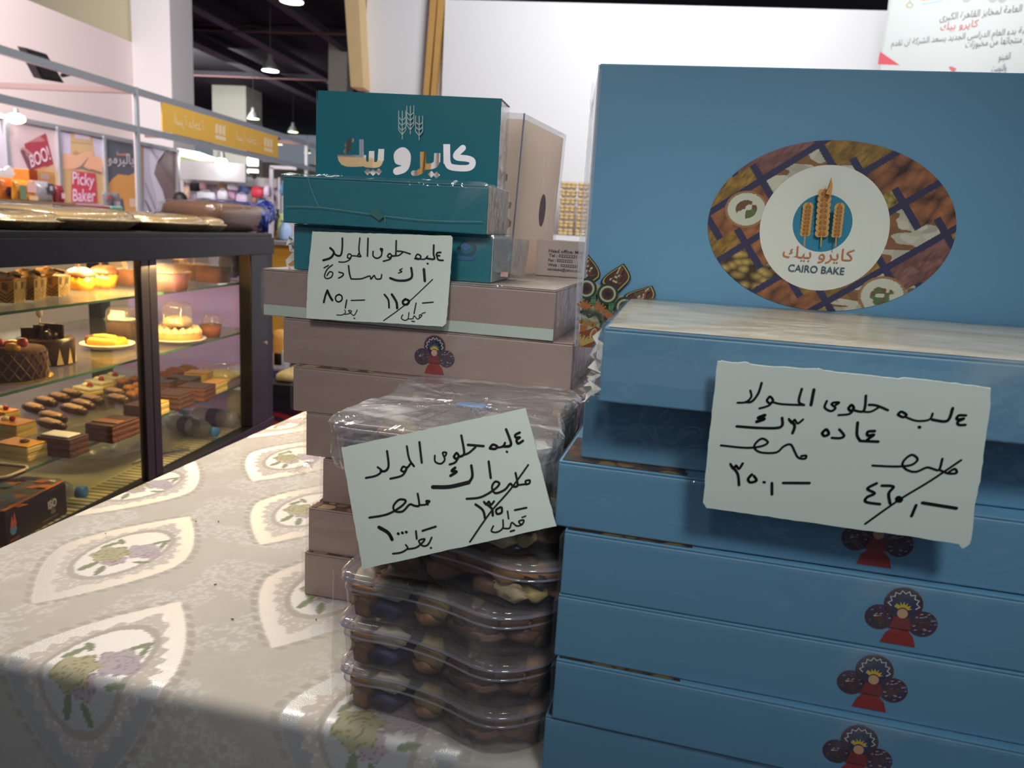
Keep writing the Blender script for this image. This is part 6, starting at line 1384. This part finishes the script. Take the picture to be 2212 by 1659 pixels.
K2 = [(24, [(775, 180), (815, 225), (780, 285), (700, 312)]), (20, [(908, 75), (906, 180), (890, 255), (850, 262), (815, 235)]), (14, [(962, 282), (968, 250), (992, 245), (1005, 265), (985, 290), (962, 284)]), (14, [(1005, 265), (988, 302), (935, 330), (868, 330)]), (16, [(1097, 72), (1086, 190), (1096, 250), (1106, 270), (1072, 268), (1086, 238)]), (14, [(1080, 268), (1004, 262)]), (18, [(1185, 75), (1178, 266)]),
      (16, [(1338, 215), (1340, 190), (1318, 188), (1334, 228), (1322, 270), (1278, 290), (1240, 265), (1240, 215)]), (16, [(1396, 262), (1418, 240), (1440, 260), (1420, 285), (1396, 270)]), (16, [(1440, 262), (1422, 300), (1350, 322)]), (18, [(1490, 100), (1486, 225), (1480, 262), (1442, 264)]), (16, [(1500, 212), (1560, 218), (1642, 243)]), (15, [(1560, 226), (1520, 258), (1480, 264)]),
      (16, [(1745, 298), (1700, 282), (1720, 246), (1756, 268), (1738, 300), (1690, 292)]), (15, [(1745, 298), (1800, 298), (1830, 265)]), (20, [(1828, 346), (1832, 348)]), (20, [(1896, 148), (1894, 240), (1902, 296), (1840, 294), (1815, 285)]), (18, [(1972, 226), (1936, 230), (1926, 256), (1960, 262)]), (18, [(1930, 262), (1945, 305), (1998, 312)]),
      (14, [(800, 362), (742, 410), (712, 480), (735, 510), (785, 495), (802, 450), (770, 436), (738, 478)]), (14, [(708, 395), (728, 382)]), (14, [(738, 378), (756, 366)]), (15, [(868, 440), (915, 455), (906, 482), (864, 506)]), (18, [(973, 370), (984, 460), (1000, 512)]), (15, [(1000, 514), (1110, 512), (1200, 482), (1216, 515), (1250, 476), (1272, 512), (1322, 510), (1332, 466)]),
      (24, [(1652, 394), (1660, 490), (1600, 528), (1500, 530), (1424, 504)]), (12, [(1555, 402), (1526, 420), (1552, 434), (1514, 450)]), (28, [(1790, 408), (1800, 535)]), (11, [(1885, 518), (1650, 742), (1500, 862), (1352, 968)]),
      (22, [(742, 640), (722, 690), (702, 768)]), (26, [(742, 640), (768, 700), (795, 745)]), (16, [(872, 680), (835, 702), (832, 742), (862, 764), (898, 742), (898, 700), (866, 682)]), (15, [(952, 742), (936, 830)]), (13, [(1000, 748), (1146, 743)]), (20, [(1362, 684), (1404, 742), (1412, 826)]), (26, [(1442, 682), (1492, 765), (1500, 832)]), (24, [(1592, 732), (1562, 758), (1572, 790), (1612, 788), (1628, 752), (1588, 732)]), (13, [(1706, 776), (1684, 890)]), (13, [(1776, 776), (1892, 766)]),
      (10, [(842, 905), (900, 906), (936, 882), (930, 852)]), (10, [(934, 900), (980, 890), (1004, 864), (970, 858), (998, 890), (1032, 910), (1066, 852)]), (14, [(1032, 942), (1038, 944)]), (11, [(1560, 905), (1546, 940), (1580, 964), (1618, 948), (1628, 880)]), (10, [(1620, 948), (1670, 946), (1686, 914), (1720, 950), (1754, 930), (1770, 906), (1744, 906), (1742, 935)]), (12, [(1660, 974), (1690, 978)]), (10, [(1770, 890), (1806, 878)])]
p2 = lambda px, py, Y: on_y(px, py, Y)
price_card('white card with six lines of marker taped on the teal and mauve boxes', [(583, 2), (2095, 50), (2010, 1032), (508, 942)], [p2(676, 500.4, .7945), p2(976.8, 510, .778), p2(960, 705.3, .770), p2(661, 687.4, .783)], 0, K2,
           [(583, 2), (1900, 42), (2080, 44), (2098, 66), (2080, 400), (2060, 700), (2032, 1000), (1995, 1034), (1500, 1000), (900, 968), (508, 942), (530, 500)])
K1 = [(16, [(610, 862), (640, 890), (600, 925), (522, 942)]), (18, [(680, 742), (692, 850), (668, 890), (632, 890)]), (16, [(785, 884), (800, 858), (826, 870), (808, 896), (785, 886)]), (16, [(826, 878), (792, 925), (705, 948)]), (16, [(828, 705), (846, 800), (882, 855), (862, 832), (844, 852), (824, 872)]), (18, [(922, 675), (940, 828)]),
      (14, [(1116, 778), (1124, 754), (1096, 756), (1112, 805), (1082, 836), (1040, 820), (1038, 775)]), (18, [(1180, 782), (1200, 756), (1216, 780), (1196, 800), (1180, 786)]), (16, [(1216, 784), (1190, 826), (1148, 842)]), (18, [(1235, 625), (1256, 740), (1250, 772), (1214, 786)]), (18, [(1284, 695), (1340, 700), (1402, 705)]), (16, [(1340, 714), (1292, 755), (1252, 770)]),
      (18, [(1448, 720), (1470, 694), (1502, 706), (1488, 726), (1448, 722)]), (16, [(1500, 716), (1545, 708), (1562, 680)]), (16, [(1574, 746), (1578, 748)]), (20, [(1570, 580), (1606, 680), (1590, 706), (1545, 706)]), (18, [(1672, 604), (1640, 620), (1642, 640), (1672, 640), (1648, 660), (1660, 686), (1696, 665)]),
      (20, [(1310, 850), (1318, 930), (1292, 975)]), (28, [(1292, 975), (1150, 1008), (1022, 1010)]), (20, [(1190, 866), (1164, 890), (1200, 896), (1154, 926)]), (18, [(1440, 820), (1455, 942)]), (16, [(1275, 1098), (1380, 1086), (1480, 1030), (1520, 985), (1488, 970), (1464, 1012), (1490, 1056), (1560, 1030), (1600, 985), (1622, 1006), (1655, 996), (1640, 905)]), (14, [(1655, 996), (1700, 990), (1740, 985), (1746, 960), (1714, 966), (1722, 992)]),
      (13, [(1735, 845), (1600, 1030), (1450, 1202), (1300, 1418)]), (18, [(1342, 1140), (1396, 1182), (1412, 1242)]), (15, [(1404, 1120), (1424, 1142), (1440, 1118), (1458, 1142), (1480, 1116)]), (18, [(1408, 1126), (1462, 1170), (1470, 1222)]), (16, [(1530, 1160), (1496, 1180), (1502, 1210), (1536, 1200), (1538, 1164)]), (12, [(1580, 1190), (1588, 1245)]), (14, [(1634, 1182), (1722, 1164)]),
      (12, [(1475, 1300), (1460, 1338), (1500, 1346), (1544, 1316), (1546, 1255)]), (12, [(1544, 1316), (1594, 1316), (1612, 1275), (1650, 1300), (1690, 1286), (1700, 1256), (1664, 1266), (1682, 1292)]), (13, [(1630, 1332), (1602, 1340)]), (10, [(1688, 1236), (1716, 1226)]),
      (16, [(550, 1238), (680, 1214), (780, 1160), (822, 1112), (772, 1104), (730, 1150), (742, 1190), (800, 1190), (850, 1140), (890, 1150), (922, 1144), (910, 1060)]), (14, [(922, 1144), (970, 1140), (1000, 1116), (974, 1114), (986, 1142)]), (26, [(622, 1310), (690, 1350), (720, 1400)]), (20, [(764, 1356), (768, 1358)]), (20, [(795, 1350), (799, 1352)]), (20, [(824, 1345), (828, 1346)]), (15, [(898, 1338), (904, 1395)]), (15, [(946, 1336), (1046, 1304)]),
      (13, [(725, 1506), (790, 1496), (836, 1466), (822, 1440)]), (13, [(834, 1472), (900, 1460), (950, 1420), (962, 1396), (920, 1410), (946, 1446), (986, 1440), (1016, 1385)]), (14, [(1008, 1462), (1012, 1463)])]
zz = lambda x, y, ox, oy, s: (ox+x/s, oy+y/s)
q1_ = [(335, 715), (1715, 420), (1940, 1300), (500, 1622)]
price_card('tilted white price card leaning on the stack of clear tubs', q1_, [p2(*zz(335, 715, 640, 760, 3.457), .548), p2(*zz(1715, 420, 640, 760, 3.457), .538), p2(*zz(1940, 1300, 640, 760, 3.457), .512), p2(*zz(500, 1622, 640, 760, 3.457), .522)], 0, K1)
K3 = [(16, [(345, 330), (400, 326), (436, 292), (430, 250)]), (18, [(505, 200), (482, 270), (440, 322), (398, 326)]), (18, [(540, 312), (560, 290), (580, 315), (560, 335), (540, 320)]), (16, [(580, 320), (550, 350), (490, 368)]), (18, [(770, 240), (750, 322), (784, 346)]), (16, [(784, 346), (640, 340), (578, 326)]), (22, [(850, 245), (830, 346)]), (17, [(992, 346), (1014, 330), (980, 330), (966, 342), (990, 366), (960, 386), (920, 362), (934, 320)]),
      (20, [(1076, 366), (1095, 346), (1110, 366), (1090, 386), (1076, 370)]), (16, [(1110, 376), (1080, 405), (1010, 412)]), (18, [(1190, 285), (1175, 384), (1110, 380)]), (18, [(1210, 345), (1260, 350), (1332, 380)]), (15, [(1270, 364), (1220, 390), (1175, 390)]), (18, [(1398, 406), (1420, 390), (1452, 410), (1430, 426), (1398, 410)]), (15, [(1450, 426), (1520, 450), (1600, 442), (1622, 402)]), (22, [(1534, 490), (1538, 492)]), (20, [(1752, 368), (1716, 450), (1620, 442)]), (18, [(1836, 415), (1790, 415), (1778, 440), (1822, 436), (1784, 456), (1790, 476), (1832, 476)]),
      (20, [(640, 430), (630, 490), (500, 496), (340, 485)]), (24, [(526, 412), (482, 430), (522, 436), (472, 455)]), (16, [(684, 436), (704, 464), (722, 442), (742, 466), (778, 440)]), (20, [(688, 444), (722, 480), (708, 530)]), (20, [(904, 526), (930, 505), (946, 535), (916, 548), (902, 530)]), (18, [(1015, 505), (1046, 545), (1020, 562), (966, 560)]), (20, [(1135, 460), (1130, 540), (1150, 578)]), (20, [(1150, 580), (1268, 585)]), (20, [(1246, 516), (1202, 520), (1200, 545), (1240, 540), (1210, 562), (1190, 580)]),
      (16, [(235, 610), (400, 626), (500, 616), (546, 590), (510, 565), (470, 590), (456, 626), (500, 656), (600, 656), (650, 616), (696, 604), (722, 650), (746, 690), (790, 696), (796, 676), (764, 680)]), (16, [(1230, 740), (1380, 746), (1480, 736), (1522, 700), (1490, 670), (1450, 690), (1424, 730), (1450, 766), (1510, 780), (1580, 752), (1620, 760), (1660, 766), (1682, 695)]), (16, [(1660, 766), (1720, 790), (1772, 786), (1760, 760), (1720, 784)]), (15, [(1802, 704), (1600, 840), (1400, 962), (1180, 1118)]),
      (18, [(298, 732), (318, 764), (336, 742), (354, 764), (380, 728)]), (20, [(304, 744), (346, 796), (355, 870)]), (20, [(440, 800), (415, 830), (430, 852), (470, 840), (454, 810)]), (20, [(518, 850), (524, 851)]), (20, [(572, 856), (572, 930)]), (20, [(646, 855), (818, 855)]), (20, [(1256, 855), (1196, 890), (1242, 920), (1192, 946), (1186, 976), (1276, 990)]), (20, [(1290, 870), (1364, 876), (1334, 920), (1342, 985)]), (52, [(1398, 956), (1402, 960)]), (20, [(1510, 995), (1480, 1066)]), (24, [(1552, 980), (1768, 1014)])]
q3_ = [(210, 60), (2000, 240), (1850, 1265), (120, 1020)]
price_card('large white price card propped on the blue boxes at right', q3_, [p2(*zz(210, 60, 1480, 760, 3.0219), .486), p2(*zz(2000, 240, 1480, 760, 3.0219), .463), p2(*zz(1850, 1265, 1480, 760, 3.0219), .474), p2(*zz(120, 1020, 1480, 760, 3.0219), .492)], 0, K3,
           [(210, 60), (240, 55), (320, 68), (400, 62), (430, 78), (600, 95), (860, 112), (880, 108), (910, 122), (1400, 178), (1440, 168), (1980, 236), (2000, 242), (1990, 400), (1960, 590), (1930, 800), (1880, 1040), (1868, 1180), (1855, 1245), (1805, 1275), (1780, 1245), (1400, 1190), (900, 1125), (500, 1070), (140, 1022), (118, 990), (150, 600), (185, 300)])
